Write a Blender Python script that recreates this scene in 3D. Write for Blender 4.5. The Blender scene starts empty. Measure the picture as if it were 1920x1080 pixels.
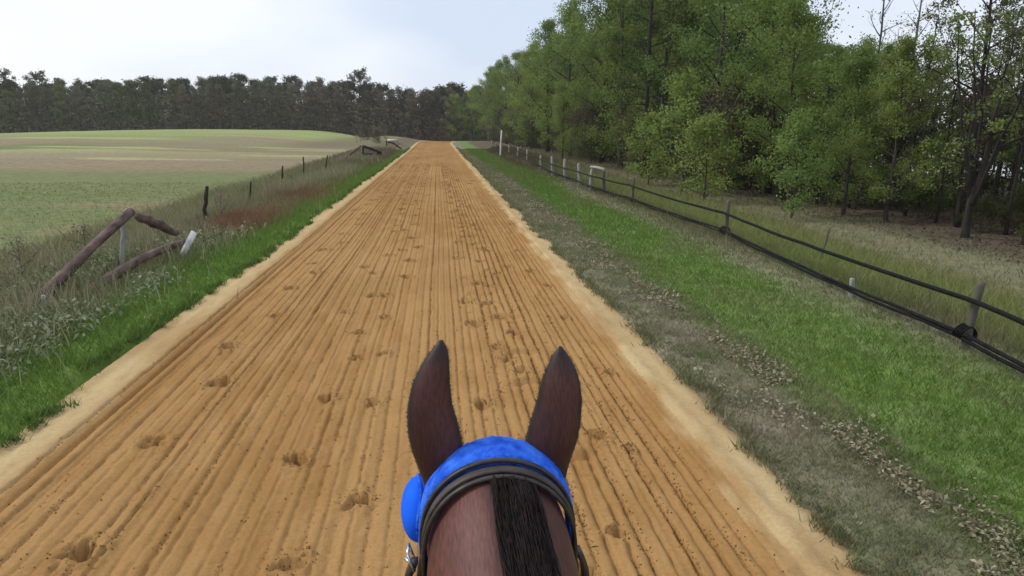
import bpy, math, random
import numpy as np
from mathutils import Vector, Matrix

R_ = math.radians
sc = bpy.context.scene
col = sc.collection

# ------------------------------------------------------------------ camera, sky, sun, exposure
cam_d = bpy.data.cameras.new('camera')
cam_d.sensor_width = 36.0
cam_d.lens = 22.5
cam_d.clip_start = 0.05
cam_d.clip_end = 4000
cam = bpy.data.objects.new('camera', cam_d)
col.objects.link(cam)
cam.location = (0, 0, 2.4)
cam.rotation_euler = (R_(90 - 14.04), 0, R_(-6.46))
sc.camera = cam

SUN_EL, SUN_AZ = 42.0, -68.0           # azimuth from +Y (the track), negative = left
world = bpy.data.worlds.new('World')
sc.world = world
world.use_nodes = True
wn, wl = world.node_tree.nodes, world.node_tree.links
wn.clear()
w_out = wn.new('ShaderNodeOutputWorld')
w_bg = wn.new('ShaderNodeBackground')
w_bg.inputs['Strength'].default_value = 0.1
w_sky = wn.new('ShaderNodeTexSky')
w_sky.sky_type = 'NISHITA'
w_sky.sun_disc = False
w_sky.sun_elevation = R_(SUN_EL)
w_sky.sun_rotation = R_(SUN_AZ)
w_sky.dust_density = 2.0
w_tc = wn.new('ShaderNodeTexCoord')
w_map = wn.new('ShaderNodeMapping')
w_map.inputs['Scale'].default_value = (1.0, 1.0, 2.6)
w_map.inputs['Location'].default_value = (0.9, 0.0, 0.15)
w_no = wn.new('ShaderNodeTexNoise')
w_no.inputs['Scale'].default_value = 1.5
w_no.inputs['Detail'].default_value = 4.0
w_no.inputs['Roughness'].default_value = 0.45
w_rp = wn.new('ShaderNodeValToRGB')
w_rp.color_ramp.elements[0].position = 0.40
w_rp.color_ramp.elements[0].color = (5.7, 6.5, 7.9, 1)
w_rp.color_ramp.elements[1].position = 0.62
w_rp.color_ramp.elements[1].color = (8.2, 8.5, 8.9, 1)
w_mix = wn.new('ShaderNodeMixRGB')
w_mix.inputs['Fac'].default_value = 0.9
wl.new(w_tc.outputs['Generated'], w_map.inputs['Vector'])
wl.new(w_map.outputs['Vector'], w_no.inputs['Vector'])
wl.new(w_no.outputs['Fac'], w_rp.inputs['Fac'])
wl.new(w_sky.outputs['Color'], w_mix.inputs['Color1'])
wl.new(w_rp.outputs['Color'], w_mix.inputs['Color2'])
wl.new(w_mix.outputs['Color'], w_bg.inputs['Color'])
wl.new(w_bg.outputs['Background'], w_out.inputs['Surface'])

sun_d = bpy.data.lights.new('sun', 'SUN')
sun_d.energy = 1.5
sun_d.angle = R_(12)
sun_d.color = (1.0, 0.96, 0.9)
sun = bpy.data.objects.new('sun', sun_d)
col.objects.link(sun)
_d = Vector((math.sin(R_(SUN_AZ)) * math.cos(R_(SUN_EL)), math.cos(R_(SUN_AZ)) * math.cos(R_(SUN_EL)), math.sin(R_(SUN_EL))))
sun.rotation_euler = _d.to_track_quat('Z', 'Y').to_euler()

sc.view_settings.view_transform = 'Standard'
sc.view_settings.look = 'None'
sc.view_settings.exposure = 0.33
sc.view_settings.gamma = 1.0
sc.cycles.max_bounces = 6
sc.cycles.diffuse_bounces = 3
sc.cycles.glossy_bounces = 2
sc.cycles.transmission_bounces = 4
sc.cycles.transparent_max_bounces = 4
sc.cycles.use_denoising = True
sc.cycles.volume_bounces = 1

# ------------------------------------------------------------------ numeric helpers
rng = np.random.default_rng(7)


def hash2(ix, iy, seed):
    h = (ix.astype(np.int64) * 374761393 + iy.astype(np.int64) * 668265263 + seed * 1274126177) & 0xFFFFFFFF
    h = ((h ^ (h >> 13)) * 1274126177) & 0xFFFFFFFF
    h = (h ^ (h >> 16)) & 0xFFFFFFFF
    return h / 4294967295.0


def vnoise(x, y, seed=0):
    x = np.asarray(x, float); y = np.asarray(y, float)
    x, y = np.broadcast_arrays(x, y)
    ix = np.floor(x); iy = np.floor(y)
    fx = x - ix; fy = y - iy
    fx = fx * fx * (3 - 2 * fx); fy = fy * fy * (3 - 2 * fy)
    a = hash2(ix, iy, seed); b = hash2(ix + 1, iy, seed)
    c = hash2(ix, iy + 1, seed); d = hash2(ix + 1, iy + 1, seed)
    return (a * (1 - fx) + b * fx) * (1 - fy) + (c * (1 - fx) + d * fx) * fy


def fbm(x, y, seed=0, oct=4):
    s = 0.0; a = 0.5; t = 0.0
    for o in range(oct):
        s = s + a * vnoise(np.asarray(x) * 2 ** o, np.asarray(y) * 2 ** o, seed + o * 17)
        t += a; a *= 0.5
    return s / t


def smooth(a, b, x):
    t = np.clip((np.asarray(x, float) - a) / (b - a), 0, 1)
    return t * t * (3 - 2 * t)


def mesh_np(name, verts, faces, colors=None, smooth_shade=False):
    """faces: (n,k) int array, or a list of such arrays; colors: per-vertex (n,3)"""
    me = bpy.data.meshes.new(name)
    verts = np.ascontiguousarray(verts, dtype=np.float32)
    if isinstance(faces, np.ndarray):
        faces = [faces]
    faces = [f for f in faces if len(f)]
    me.vertices.add(len(verts))
    me.vertices.foreach_set('co', verts.ravel())
    loops = np.concatenate([f.ravel() for f in faces]).astype(np.int32)
    tot = np.concatenate([np.full(len(f), f.shape[1]) for f in faces])
    start = np.concatenate([[0], np.cumsum(tot)[:-1]]).astype(np.int32)
    me.loops.add(len(loops))
    me.loops.foreach_set('vertex_index', loops)
    me.polygons.add(len(tot))
    me.polygons.foreach_set('loop_start', start)
    if smooth_shade:
        me.polygons.foreach_set('use_smooth', np.ones(len(tot), dtype=bool))
    me.update(calc_edges=True)
    if colors is not None:
        at = me.color_attributes.new('col', 'FLOAT_COLOR', 'POINT')
        c4 = np.ones((len(verts), 4), dtype=np.float32)
        c4[:, :3] = colors
        at.data.foreach_set('color', c4.ravel())
    return me


def link(name, me, mat=None, parent=None, label=None, cat=None, group=None, kind=None, loc=None):
    o = bpy.data.objects.new(name, me)
    col.objects.link(o)
    if mat is not None and me is not None and len(me.materials) == 0:
        me.materials.append(mat)
    if parent is not None:
        o.parent = parent
    if label: o['label'] = label
    if cat: o['category'] = cat
    if group: o['group'] = group
    if kind: o['kind'] = kind
    if loc is not None: o.location = loc
    return o


class MB:
    """collects tubes / boxes into one mesh"""
    def __init__(s):
        s.v = []; s.f = []; s.n = 0; s.c = []

    def add(s, v, f, c=None):
        v = np.asarray(v, float); f = np.asarray(f, int)
        s.v.append(v); s.f.append(f + s.n); s.n += len(v)
        if c is not None:
            s.c.append(np.broadcast_to(np.asarray(c, float), (len(v), 3)))

    def tube(s, P, Rr, k=6, cap=True, c=None, flat=None):
        P = np.asarray(P, float); n = len(P)
        Rr = np.broadcast_to(np.asarray(Rr, float), (n,))
        T = np.gradient(P, axis=0)
        T /= np.linalg.norm(T, axis=1)[:, None] + 1e-9
        ref = np.array([0, 0, 1.0]) if abs(T[:, 2]).mean() < .8 else np.array([1.0, 0, 0])
        A = np.cross(T, ref); A /= np.linalg.norm(A, axis=1)[:, None] + 1e-9
        B = np.cross(A, T)
        ang = np.arange(k) * 2 * math.pi / k
        fa = 1.0 if flat is None else flat
        V = P[:, None, :] + Rr[:, None, None] * (np.cos(ang)[None, :, None] * A[:, None, :] * fa + np.sin(ang)[None, :, None] * B[:, None, :])
        i = np.arange(n - 1)[:, None] * k; j = np.arange(k)[None, :]; j2 = (j + 1) % k
        F = np.stack([i + j, i + j2, i + k + j2, i + k + j], -1).reshape(-1, 4)
        V = V.reshape(-1, 3)
        if cap:
            V = np.vstack([V, P[0], P[-1]])
            c0 = n * k
            e0 = np.stack([np.full(k, c0), (np.arange(k) + 1) % k, np.arange(k), np.full(k, c0)], -1)
            b = (n - 1) * k
            e1 = np.stack([np.full(k, c0 + 1), b + np.arange(k), b + (np.arange(k) + 1) % k, np.full(k, c0 + 1)], -1)
            s.tri = getattr(s, 'tri', [])
            s.tri.append(e0[:, :3] + s.n); s.tri.append(e1[:, :3] + s.n)
        s.add(V, F, c)
        return s

    def build(s, name, smooth_shade=True):
        fs = [np.vstack(s.f)]
        if getattr(s, 'tri', None):
            fs.append(np.vstack(s.tri))
        c = np.vstack(s.c) if s.c else None
        return mesh_np(name, np.vstack(s.v), fs, c, smooth_shade)


# ------------------------------------------------------------------ materials
def new_mat(name):
    m = bpy.data.materials.new(name)
    m.use_nodes = True
    return m, m.node_tree.nodes, m.node_tree.links, m.node_tree.nodes['Principled BSDF']


def noisy_mat(name, c1, c2, scale=8.0, rough=0.8, bump=0.3, bscale=None, stretch=(1, 1, 1), spec=0.3, detail=6, metallic=0.0, bdist=0.02):
    m, n, l, p = new_mat(name)
    tc = n.new('ShaderNodeTexCoord'); mp = n.new('ShaderNodeMapping')
    mp.inputs['Scale'].default_value = stretch
    no = n.new('ShaderNodeTexNoise'); no.inputs['Scale'].default_value = scale; no.inputs['Detail'].default_value = detail
    rp = n.new('ShaderNodeValToRGB')
    rp.color_ramp.elements[0].position = 0.3; rp.color_ramp.elements[0].color = (*c1, 1)
    rp.color_ramp.elements[1].position = 0.7; rp.color_ramp.elements[1].color = (*c2, 1)
    l.new(tc.outputs['Object'], mp.inputs['Vector']); l.new(mp.outputs['Vector'], no.inputs['Vector'])
    l.new(no.outputs['Fac'], rp.inputs['Fac']); l.new(rp.outputs['Color'], p.inputs['Base Color'])
    p.inputs['Roughness'].default_value = rough
    p.inputs['Metallic'].default_value = metallic
    p.inputs['Specular IOR Level'].default_value = spec
    if bump:
        nb = n.new('ShaderNodeTexNoise'); nb.inputs['Scale'].default_value = bscale or scale * 3; nb.inputs['Detail'].default_value = 5
        bm_ = n.new('ShaderNodeBump'); bm_.inputs['Strength'].default_value = bump; bm_.inputs['Distance'].default_value = bdist
        l.new(mp.outputs['Vector'], nb.inputs['Vector']); l.new(nb.outputs['Fac'], bm_.inputs['Height'])
        l.new(bm_.outputs['Normal'], p.inputs['Normal'])
    return m


def col_mat(name, scale, var=0.35, rough=0.95, bump=0.4, bscale=20, bdist=0.02, spec=0.15, detail=6):
    """vertex colour 'col' times a procedural noise"""
    m, n, l, p = new_mat(name)
    at = n.new('ShaderNodeAttribute'); at.attribute_name = 'col'
    tc = n.new('ShaderNodeTexCoord')
    no = n.new('ShaderNodeTexNoise'); no.inputs['Scale'].default_value = scale; no.inputs['Detail'].default_value = detail
    no.inputs['Roughness'].default_value = 0.65
    mr = n.new('ShaderNodeMapRange')
    mr.inputs['From Min'].default_value = 0.25; mr.inputs['From Max'].default_value = 0.75
    mr.inputs['To Min'].default_value = 1 - var; mr.inputs['To Max'].default_value = 1 + var
    mx = n.new('ShaderNodeVectorMath'); mx.operation = 'SCALE'
    l.new(tc.outputs['Object'], no.inputs['Vector']); l.new(no.outputs['Fac'], mr.inputs['Value'])
    l.new(at.outputs['Color'], mx.inputs[0]); l.new(mr.outputs['Result'], mx.inputs['Scale'])
    l.new(mx.outputs['Vector'], p.inputs['Base Color'])
    p.inputs['Roughness'].default_value = rough
    p.inputs['Specular IOR Level'].default_value = spec
    if bump:
        nb = n.new('ShaderNodeTexNoise'); nb.inputs['Scale'].default_value = bscale; nb.inputs['Detail'].default_value = 6
        bm_ = n.new('ShaderNodeBump'); bm_.inputs['Strength'].default_value = bump; bm_.inputs['Distance'].default_value = bdist
        l.new(tc.outputs['Object'], nb.inputs['Vector']); l.new(nb.outputs['Fac'], bm_.inputs['Height'])
        l.new(bm_.outputs['Normal'], p.inputs['Normal'])
    return m


def leaf_mat(name, trans=0.35, objvar=0.25):
    """vertex colour, slightly different for each plant, with light passing through"""
    m, n, l, p = new_mat(name)
    n.remove(p)
    out = n['Material Output']
    at = n.new('ShaderNodeAttribute'); at.attribute_name = 'col'
    oi = n.new('ShaderNodeObjectInfo')
    hs = n.new('ShaderNodeHueSaturation')
    mv = n.new('ShaderNodeMapRange'); mv.inputs['To Min'].default_value = 1 - objvar; mv.inputs['To Max'].default_value = 1 + objvar
    mh = n.new('ShaderNodeMapRange'); mh.inputs['To Min'].default_value = 0.485; mh.inputs['To Max'].default_value = 0.515
    mu = n.new('ShaderNodeMath'); mu.operation = 'FRACT'
    mm = n.new('ShaderNodeMath'); mm.operation = 'MULTIPLY'; mm.inputs[1].default_value = 17.31
    l.new(oi.outputs['Random'], mv.inputs['Value']); l.new(oi.outputs['Random'], mm.inputs[0]); l.new(mm.outputs[0], mu.inputs[0])
    l.new(mu.outputs[0], mh.inputs['Value'])
    l.new(mv.outputs['Result'], hs.inputs['Value']); l.new(mh.outputs['Result'], hs.inputs['Hue'])
    l.new(at.outputs['Color'], hs.inputs['Color'])
    d = n.new('ShaderNodeBsdfDiffuse'); t = n.new('ShaderNodeBsdfTranslucent'); mx = n.new('ShaderNodeMixShader')
    mx.inputs['Fac'].default_value = trans
    l.new(hs.outputs['Color'], d.inputs['Color']); l.new(hs.outputs['Color'], t.inputs['Color'])
    l.new(d.outputs[0], mx.inputs[1]); l.new(t.outputs[0], mx.inputs[2]); l.new(mx.outputs[0], out.inputs['Surface'])
    return m


M_ground = col_mat('ground_soil', 3.0, 0.35, bump=0.6, bscale=14, bdist=0.03)
M_grass = leaf_mat('grass_blades', 0.3, 0.0)
M_leaf = leaf_mat('leaves', 0.5, 0.2)
M_needle = leaf_mat('needles', 0.15, 0.25)
M_bark = noisy_mat('bark', (0.035, 0.028, 0.022), (0.09, 0.075, 0.06), 4, 0.9, 0.8, 14, (1, 1, 0.25), bdist=0.03)
M_bark_dark = noisy_mat('dark_bark', (0.018, 0.015, 0.012), (0.05, 0.042, 0.035), 4, 0.95, 0.8, 14, (1, 1, 0.25), bdist=0.03)
M_bark_grey = noisy_mat('grey_bark', (0.07, 0.065, 0.06), (0.17, 0.155, 0.14), 4, 0.9, 0.8, 14, (1, 1, 0.25), bdist=0.03)
M_log = noisy_mat('red_brown_wood', (0.05, 0.03, 0.025), (0.21, 0.14, 0.12), 11, 0.9, 1.0, 45, (1, .35, .6), bdist=0.02)
M_oldwood = noisy_mat('weathered_wood', (0.06, 0.054, 0.043), (0.15, 0.135, 0.11), 9, 0.9, 0.7, 40, (1, 1, 0.3), bdist=0.01)
M_darkwood = noisy_mat('dark_wet_wood', (0.02, 0.017, 0.014), (0.07, 0.055, 0.045), 9, 0.85, 0.7, 40, (1, 1, 0.3), bdist=0.01)
M_whitewood = noisy_mat('white_painted_wood', (0.42, 0.42, 0.40), (0.80, 0.80, 0.78), 7, 0.7, 0.4, 40, (1, 1, 0.4), bdist=0.005)
M_palewood = noisy_mat('pale_post_wood', (0.20, 0.195, 0.18), (0.42, 0.41, 0.38), 9, 0.85, 0.5, 40, (1, 1, 0.3), bdist=0.008)
M_black = noisy_mat('black_rail_plastic', (0.004, 0.004, 0.004), (0.014, 0.014, 0.014), 14, 0.75, 0.3, 40, spec=0.15, bdist=0.004)
M_leather = noisy_mat('dark_leather', (0.012, 0.010, 0.009), (0.045, 0.036, 0.030), 60, 0.45, 0.3, 220, spec=0.5, bdist=0.001)
M_leather_brown = noisy_mat('worn_brown_leather', (0.022, 0.016, 0.013), (0.07, 0.052, 0.043), 40, 0.6, 0.35, 220, spec=0.5, bdist=0.001)
M_fleece = noisy_mat('blue_fleece', (0.010, 0.070, 0.62), (0.07, 0.25, 1.0), 38, 0.95, 0.9, 320, spec=0.1, bdist=0.004)
M_bluecup = noisy_mat('blue_blinker', (0.010, 0.11, 0.85), (0.02, 0.17, 0.98), 10, 0.85, 0.6, 400, spec=0.1, bdist=0.001)
M_steel = noisy_mat('bright_metal', (0.6, 0.6, 0.6), (0.8, 0.8, 0.8), 30, 0.3, 0.0, metallic=0.9)

# ------------------------------------------------------------------ terrain
TL, TR = -3.38, 2.25          # edges of the sandy track


def track_shift(y):
    y = np.asarray(y, float)
    return 0.0022 * np.clip(y - 100, 0, None) ** 2


def terrain(x, y):
    x = np.asarray(x, float); y = np.asarray(y, float)
    rise = 2.05 * np.exp(-((x + 52) / 46.0) ** 2) * smooth(12, 150, y) * smooth(-6, -30, x)
    edge = 0.6 * smooth(-8, -30, x) * smooth(70, 140, y) * smooth(-45, -10, x)
    bank = 0.10 * smooth(-4.0, -5.5, x) * (fbm(x * .5, y * .3, 3) - .3)
    crest = -0.0012 * np.clip(y - 118, 0, 60) ** 2 * np.exp(-(x / 16.0) ** 2)
    wood = 0.35 * smooth(9, 14, x) * (fbm(x * .15, y * .15, 5) - .45) + 0.25 * smooth(12, 18, x)
    roll = 0.06 * (fbm(x * .25, y * .25, 9) - .5) * smooth(0.3, 2.0, np.abs(x - (TL + TR) / 2) - 2.6)
    hillock = 0.9 * np.exp(-((x + 9) / 5.0) ** 2 - ((y - 125) / 26.0) ** 2)
    pond = -0.9 * smooth(23, 30, x) * smooth(70, 52, y) * smooth(-30, -10, y) * smooth(190, 170, x)
    back = 8.0 * smooth(188, 222, y) * smooth(70, 40, x)  # added rise behind the far wood, blocks the sky between its trunks
    return back + rise + edge + bank + crest + wood + roll + hillock + pond


def edge_noise(y, seed):
    return (fbm(y * 0.9, 0 * y + seed, seed) - .5) * 0.36 + (fbm(y * 8.0, 0 * y + seed, seed + 5, 3) - .5) * 0.22


def lerp(a, b, t):
    t = np.asarray(t)[..., None]
    return np.asarray(a, float) * (1 - t) + np.asarray(b, float) * t


C_SOIL = (0.19, 0.17, 0.10)
C_LAWN = (0.14, 0.22, 0.048)
C_LAWN2 = (0.18, 0.25, 0.062)
C_THATCH = (0.205, 0.18, 0.12)
C_TANF = (0.235, 0.19, 0.105)
C_GREENF = (0.145, 0.175, 0.06)
C_FARF = (0.285, 0.325, 0.11)
C_LITTER = (0.11, 0.085, 0.06)
C_DIRT = (0.185, 0.17, 0.095)
C_RED = (0.22, 0.12, 0.075)


def ground_col(x, y):
    n1 = fbm(x * .35, y * .2, 21); n2 = fbm(x * 1.6, y * 1.1, 31); n3 = fbm(x * .045, y * .07, 41, 5)
    j = (n1 - .5) * 1.1 + (n2 - .5) * .5
    # right-hand side, outwards from the track
    c = lerp(C_THATCH, C_LAWN, smooth(3.0, 3.5, x + j * .5) * .75 + .18 * smooth(.4, .6, n2))
    c = lerp(c, C_THATCH, smooth(4.7, 5.6, x + j) * .8)
    c = lerp(c, (0.19, 0.20, 0.065), smooth(6.0, 6.5, x + j * .6) * .75)
    c = lerp(c, C_DIRT, smooth(7.6, 9.3, x + j * 1.5))
    c = lerp(c, C_LITTER, smooth(10.2, 11.6, x + j * 1.2))
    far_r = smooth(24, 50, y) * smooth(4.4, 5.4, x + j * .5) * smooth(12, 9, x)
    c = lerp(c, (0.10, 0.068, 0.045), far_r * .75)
    # left-hand side
    cl = lerp(C_LAWN, C_SOIL, smooth(-3.95, -4.7, x + j * .5) * .75)
    red = np.exp(-((x + 4.9) / .75) ** 2) * smooth(14, 16, y) * smooth(28, 20, y) * smooth(.42, .55, n1)
    cl = lerp(cl, C_RED, red * .75)
    far_b = smooth(32, 60, y) * smooth(-3.6, -4.2, x)
    cl = lerp(cl, (0.15, 0.115, 0.075), far_b * .85)
    f = lerp(C_TANF, C_GREENF, smooth(.46, .54, n3) * .9)
    streak = smooth(.60, .66, fbm(x * .03, y * .13, 77, 3))
    f = lerp(f, (0.33, 0.32, 0.14), streak * smooth(35, 60, y) * .8)
    f = lerp(f, C_FARF, smooth(75, 120, y + (n3 - .5) * 60) * .85)
    bandw = (n3 - .5) * 26
    f = lerp(f, C_GREENF, smooth(9, 4, np.abs(y - 27 + x * .12 + bandw * .4)) * .8)
    f = lerp(f, (0.25, 0.195, 0.12), smooth(14, 6, np.abs(y - 47 + bandw)) * .7)
    f = lerp(f, (0.26, 0.20, 0.125), smooth(12, 5, np.abs(y - 84 + bandw)) * .7)
    for (sx, sy, lx, ly) in ((-21, 50, 7, 1.3), (-33, 45, 6, 1.1), (-12.5, 57, 5, 1.2), (-46, 47, 6, 1.2), (-30, 66, 10, 1.6), (-52, 62, 8, 1.6), (-16, 74, 6, 2.0), (-44, 88, 12, 2.5)):
        f = lerp(f, (0.36, 0.36, 0.15), smooth(1.0, .45, ((x - sx) / lx) ** 2 + ((y - sy + .08 * (x - sx)) / ly) ** 2 + (n2 - .5)) * .8)
    cl = lerp(cl, f, smooth(-6.2, -7.6, x + j))
    cl = lerp(cl, (0.14, 0.105, 0.07), smooth(-22, -14, x) * smooth(60, 90, y) * .7)
    cl = lerp(cl, C_LITTER, smooth(156, 164, y))
    c = lerp(c, C_LITTER, smooth(156, 164, y))
    return np.where((x < -.5)[..., None], cl, c)


# ---- ground sheet
def axis(parts):
    out = []
    for a, b, n in parts:
        out.append(np.linspace(a, b, n, endpoint=False))
    return np.concatenate(out + [[parts[-1][1]]])


gx = axis([(-900, -200, 8), (-200, -60, 36), (-60, -16, 56), (-16, -7, 50), (-7, -3.0, 70), (-3.0, 1.9, 8), (1.9, 7, 90), (7, 14, 50), (14, 40, 46), (40, 200, 30), (200, 900, 8)])
gy = np.concatenate([axis([(-300, -20, 12), (-20, 0, 40)])[:-1], np.geomspace(1, 181, 330) - 1.0, axis([(184, 260, 14), (260, 1500, 14)])])
GX, GY = np.meshgrid(gx, gy)
sh = track_shift(GY) * smooth(60, 0, np.abs(GX))
GXs = GX + sh
GZ = terrain(GXs, GY)
eL = TL + edge_noise(GY, 11); eR = TR + edge_noise(GY, 23)
inside = np.minimum(smooth(-.16, .22, GX - eL), smooth(-.16, .22, eR - GX))
inside = inside * smooth(-40, -20, GY) * smooth(176, 165, GY)
GZ = GZ + 0.03 * (1 - inside) - 0.30 * inside + 0.03 * (fbm(GX * 4, GY * 4, 2, 3) - .5) * smooth(60, 10, np.abs(GX)) * smooth(80, 30, GY)
V = np.stack([GXs, GY, GZ], -1).reshape(-1, 3)
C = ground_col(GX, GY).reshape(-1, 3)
ny, nx = GX.shape
ii = (np.arange(ny - 1)[:, None] * nx + np.arange(nx - 1)[None, :]).ravel()
Fq = np.stack([ii, ii + 1, ii + nx + 1, ii + nx], -1)
link('ground', mesh_np('ground', V, Fq, C, True), M_ground, kind='structure')

# ---- the sandy track: harrow furrows and hoofprints are geometry
prng = np.random.default_rng(19)
fur = []
u = TL + .42
while u < TR - .2:
    right = .55 < u < 1.75
    big = prng.uniform() < .12
    fur.append((u, prng.uniform(.018, .036) if right else (prng.uniform(.018, .026) if big else prng.uniform(.008, .018)), prng.uniform(.009, .015), prng.uniform(0, 100)))
    u += prng.uniform(.08, .125) if right else prng.uniform(.08, .125)
hoofs = []
y = 3.2
def trail(x0, x1, ya, yb, step, jit, size):
    y = ya
    while y < yb:
        t = (y - ya) / (yb - ya)
        hoofs.append((x0 + (x1 - x0) * t + prng.normal(0, jit), y + prng.normal(0, .12), size * prng.uniform(.75, 1.25), prng.uniform(.5, 1.0)))
        y += step * prng.uniform(.75, 1.3)
trail(-2.25, -2.2, 3.6, 62, 1.15, .10, .085)
trail(-1.05, -1.5, 2.4, 60, .95, .14, .07)
trail(-.62, -.8, 2.6, 64, 1.3, .10, .072)
trail(.62, .05, 3.0, 70, .75, .16, .088)
trail(.95, .6, 3.4, 40, .9, .13, .082)
trail(1.55, 1.5, 2.6, 34, 1.6, .12, .06)
drag = [(.75, 7.95, .34, .05), (.95, 5.75, .46, .05), (.85, 6.6, .2, .05), (.55, 9.2, .25, .04), (.45, 10.3, .22, .04), (.3, 12.5, .24, .04), (.9, 4.3, .25, .05)]


def track_z(u, y, fine=True):
    z = 0.030 * (fbm(u * 1.6, y * .35, 51) - .5) + 0.010 * np.sin(u * 31 + 3 * fbm(u, y * .1, 8)) * fbm(u * 2, y * .08, 12)
    mean = 0.10 * (fbm(y * .12, y * 0, 61) - .5)
    g = np.zeros_like(u)
    for (uc, dp, wd, ph) in fur:
        c = uc + mean + .010 * (vnoise(y * .9, y * 0 + ph, 3) - .5) + .010 * (vnoise(y * 9, y * 0 + ph, 4) - .5)
        d = u - c
        m = np.abs(d) < .07
        if not m.any(): continue
        k = (.45 + .75 * vnoise(y[m] * .55, ph + 0 * y[m], 5)) * (.45 + 1.1 * vnoise(y[m] * 15, ph + u[m] * 55, 6))
        g[m] += -dp * k * np.exp(-(d[m] / wd) ** 2) + dp * .34 * np.exp(-((np.abs(d[m]) - 2.6 * wd) / (wd * 1.5)) ** 2)
    z = z + g
    # soft pale ridges at both sides
    lip = np.exp(-((u - TL - .26) / .14) ** 2) + np.exp(-((u - TR + .20) / .15) ** 2)
    z = z + lip * (.026 + .035 * (fbm(u * 9, y * 9, 83, 4) - .45))
    z = z - .03 * np.exp(-((u - TL - .50) / .035) ** 2) - .022 * np.exp(-((u - TL - .66) / .035) ** 2)
    if fine:
        for (hx, hy, s, dp) in hoofs:
            m = (np.abs(u - hx) < 3 * s) & (np.abs(y - hy) < 3.4 * s)
            if not m.any(): continue
            dx = (u[m] - hx) / s; dy = (y[m] - hy) / (s * 1.25)
            r = np.sqrt(dx * dx + dy * dy) + 1.7 * (fbm(u[m] * 17, y[m] * 17, 71, 3) - .5)
            pit = -.080 * dp * (1 - smooth(.62, .92, r)) * (1.0 + .75 * dy)
            rim = .024 * dp * np.exp(-((r - 1.25) / .32) ** 2) * (.6 + .8 * vnoise(u[m] * 20, y[m] * 20, 72))
            z[m] = z[m] * smooth(.5, 1.6, r) + pit + rim + .02 * dp * (fbm(u[m] * 34, y[m] * 34, 73, 2) - .5) * np.exp(-(r / 1.6) ** 2)
        for (hx, hy, w, dp) in drag:
            m = (np.abs(u - hx) < w * 1.4) & (np.abs(y - hy) < .35)
            if not m.any(): continue
            dd = y[m] - hy - .03 * np.sin(u[m] * 17)
            z[m] += -dp * np.exp(-(dd / .035) ** 2) * smooth(w, w * .6, np.abs(u[m] - hx)) + .03 * np.exp(-((dd - .10) / .05) ** 2) * smooth(w, w * .6, np.abs(u[m] - hx))
        z = z + .014 * (fbm(u * 22, y * 22, 81, 3) - .5) * smooth(26, 8, y)
    return z


cols = [TL - .42, TR + .42]
for f in fur:
    cols += [f[0] + d for d in (-.032, -.019, -.009, 0, .009, .019, .032)]
cols = np.unique(np.round(np.clip(cols, TL - .42, TR + .42), 4))
fill = [cols[0]]
for a in cols[1:]:
    g_ = a - fill[-1]
    if g_ < .0045: continue
    m_ = int(math.ceil(g_ / .024))
    fill += [fill[-1] + g_ * (q + 1) / m_ for q in range(m_)]
tu = np.array(fill)
ty = np.concatenate([np.linspace(-38, 1.0, 70, endpoint=False), np.geomspace(1.0, 170, 800)])
TU, TY = np.meshgrid(tu, ty)
TU = TU + 0.10 * (fbm(TY * .12, TY * 0, 61) - .5) * smooth(0, .3, TU - TL) * smooth(0, .3, TR - TU)
base = terrain(TU + track_shift(TY), TY)
TZ = base + track_z(TU, TY)
outer = np.maximum(smooth(TL - .05, TL - .40, TU), smooth(TR + .05, TR + .40, TU))
TZ = TZ - .25 * outer - .3 * smooth(-36, -38, TY) - .3 * smooth(166, 170, TY)
n_a = fbm(TU * .8, TY * .25, 91); n_b = fbm(TU * 7, TY * 2.2, 93, 3)
SC = lerp((0.326, 0.176, 0.061), (0.388, 0.222, 0.086), smooth(.35, .65, n_a * .6 + n_b * .4))
dryL = smooth(TL + .46, TL + .24, TU + (n_b - .5) * .22); dryR = smooth(TR - .42, TR - .22, TU + (n_b - .5) * .22)
SC = lerp(SC, (0.52, 0.385, 0.20), np.maximum(dryL, dryR) * (.7 + .25 * smooth(.3, .65, n_b)))
SC = lerp(SC, (0.30, 0.165, 0.06), smooth(.58, .78, fbm(TU * .6, TY * .4, 99)) * .4)
V = np.stack([TU + track_shift(TY), TY, TZ], -1).reshape(-1, 3)
ny, nx = TU.shape
ii = (np.arange(ny - 1)[:, None] * nx + np.arange(nx - 1)[None, :]).ravel()
Fq = np.stack([ii, ii + 1, ii + nx + 1, ii + nx], -1)
M_sand = col_mat('sand', 38.0, 0.16, rough=1.0, bump=0.55, bscale=110, bdist=0.012, spec=0.05, detail=8)
link('sandy_track', mesh_np('sandy_track', V, Fq, SC.reshape(-1, 3), True), M_sand, kind='structure')

# ---- clods of damp sand thrown up along the furrows
N = 30000
fu = np.array([f[0] for f in fur]); fd = np.array([f[1] for f in fur])
pick = prng.choice(len(fur), N, p=(fd ** 2) / (fd ** 2).sum())
cy_ = np.exp(prng.uniform(math.log(1.6), math.log(26), N))
keep = vnoise(cy_ * .8, pick * 3.7, 15) > .42
pick = pick[keep]; cy_ = cy_[keep]
cx_ = fu[pick] + .10 * (fbm(cy_ * .12, cy_ * 0, 61) - .5) + prng.normal(0, .016, len(pick))
hx = []; 
for (a, b, s, d) in hoofs:
    k = 60
    ang = prng.uniform(0, 6.28, k); rr = s * prng.uniform(.5, 1.9, k)
    hx.append(np.stack([a + rr * np.cos(ang), b + rr * np.sin(ang)], -1))
hx = np.vstack(hx); hx = hx[hx[:, 1] < 45]
cx_ = np.concatenate([cx_, hx[:, 0]]); cy_ = np.concatenate([cy_, hx[:, 1]])
cz_ = terrain(cx_, cy_) + track_z(cx_.copy(), cy_.copy())
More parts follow.
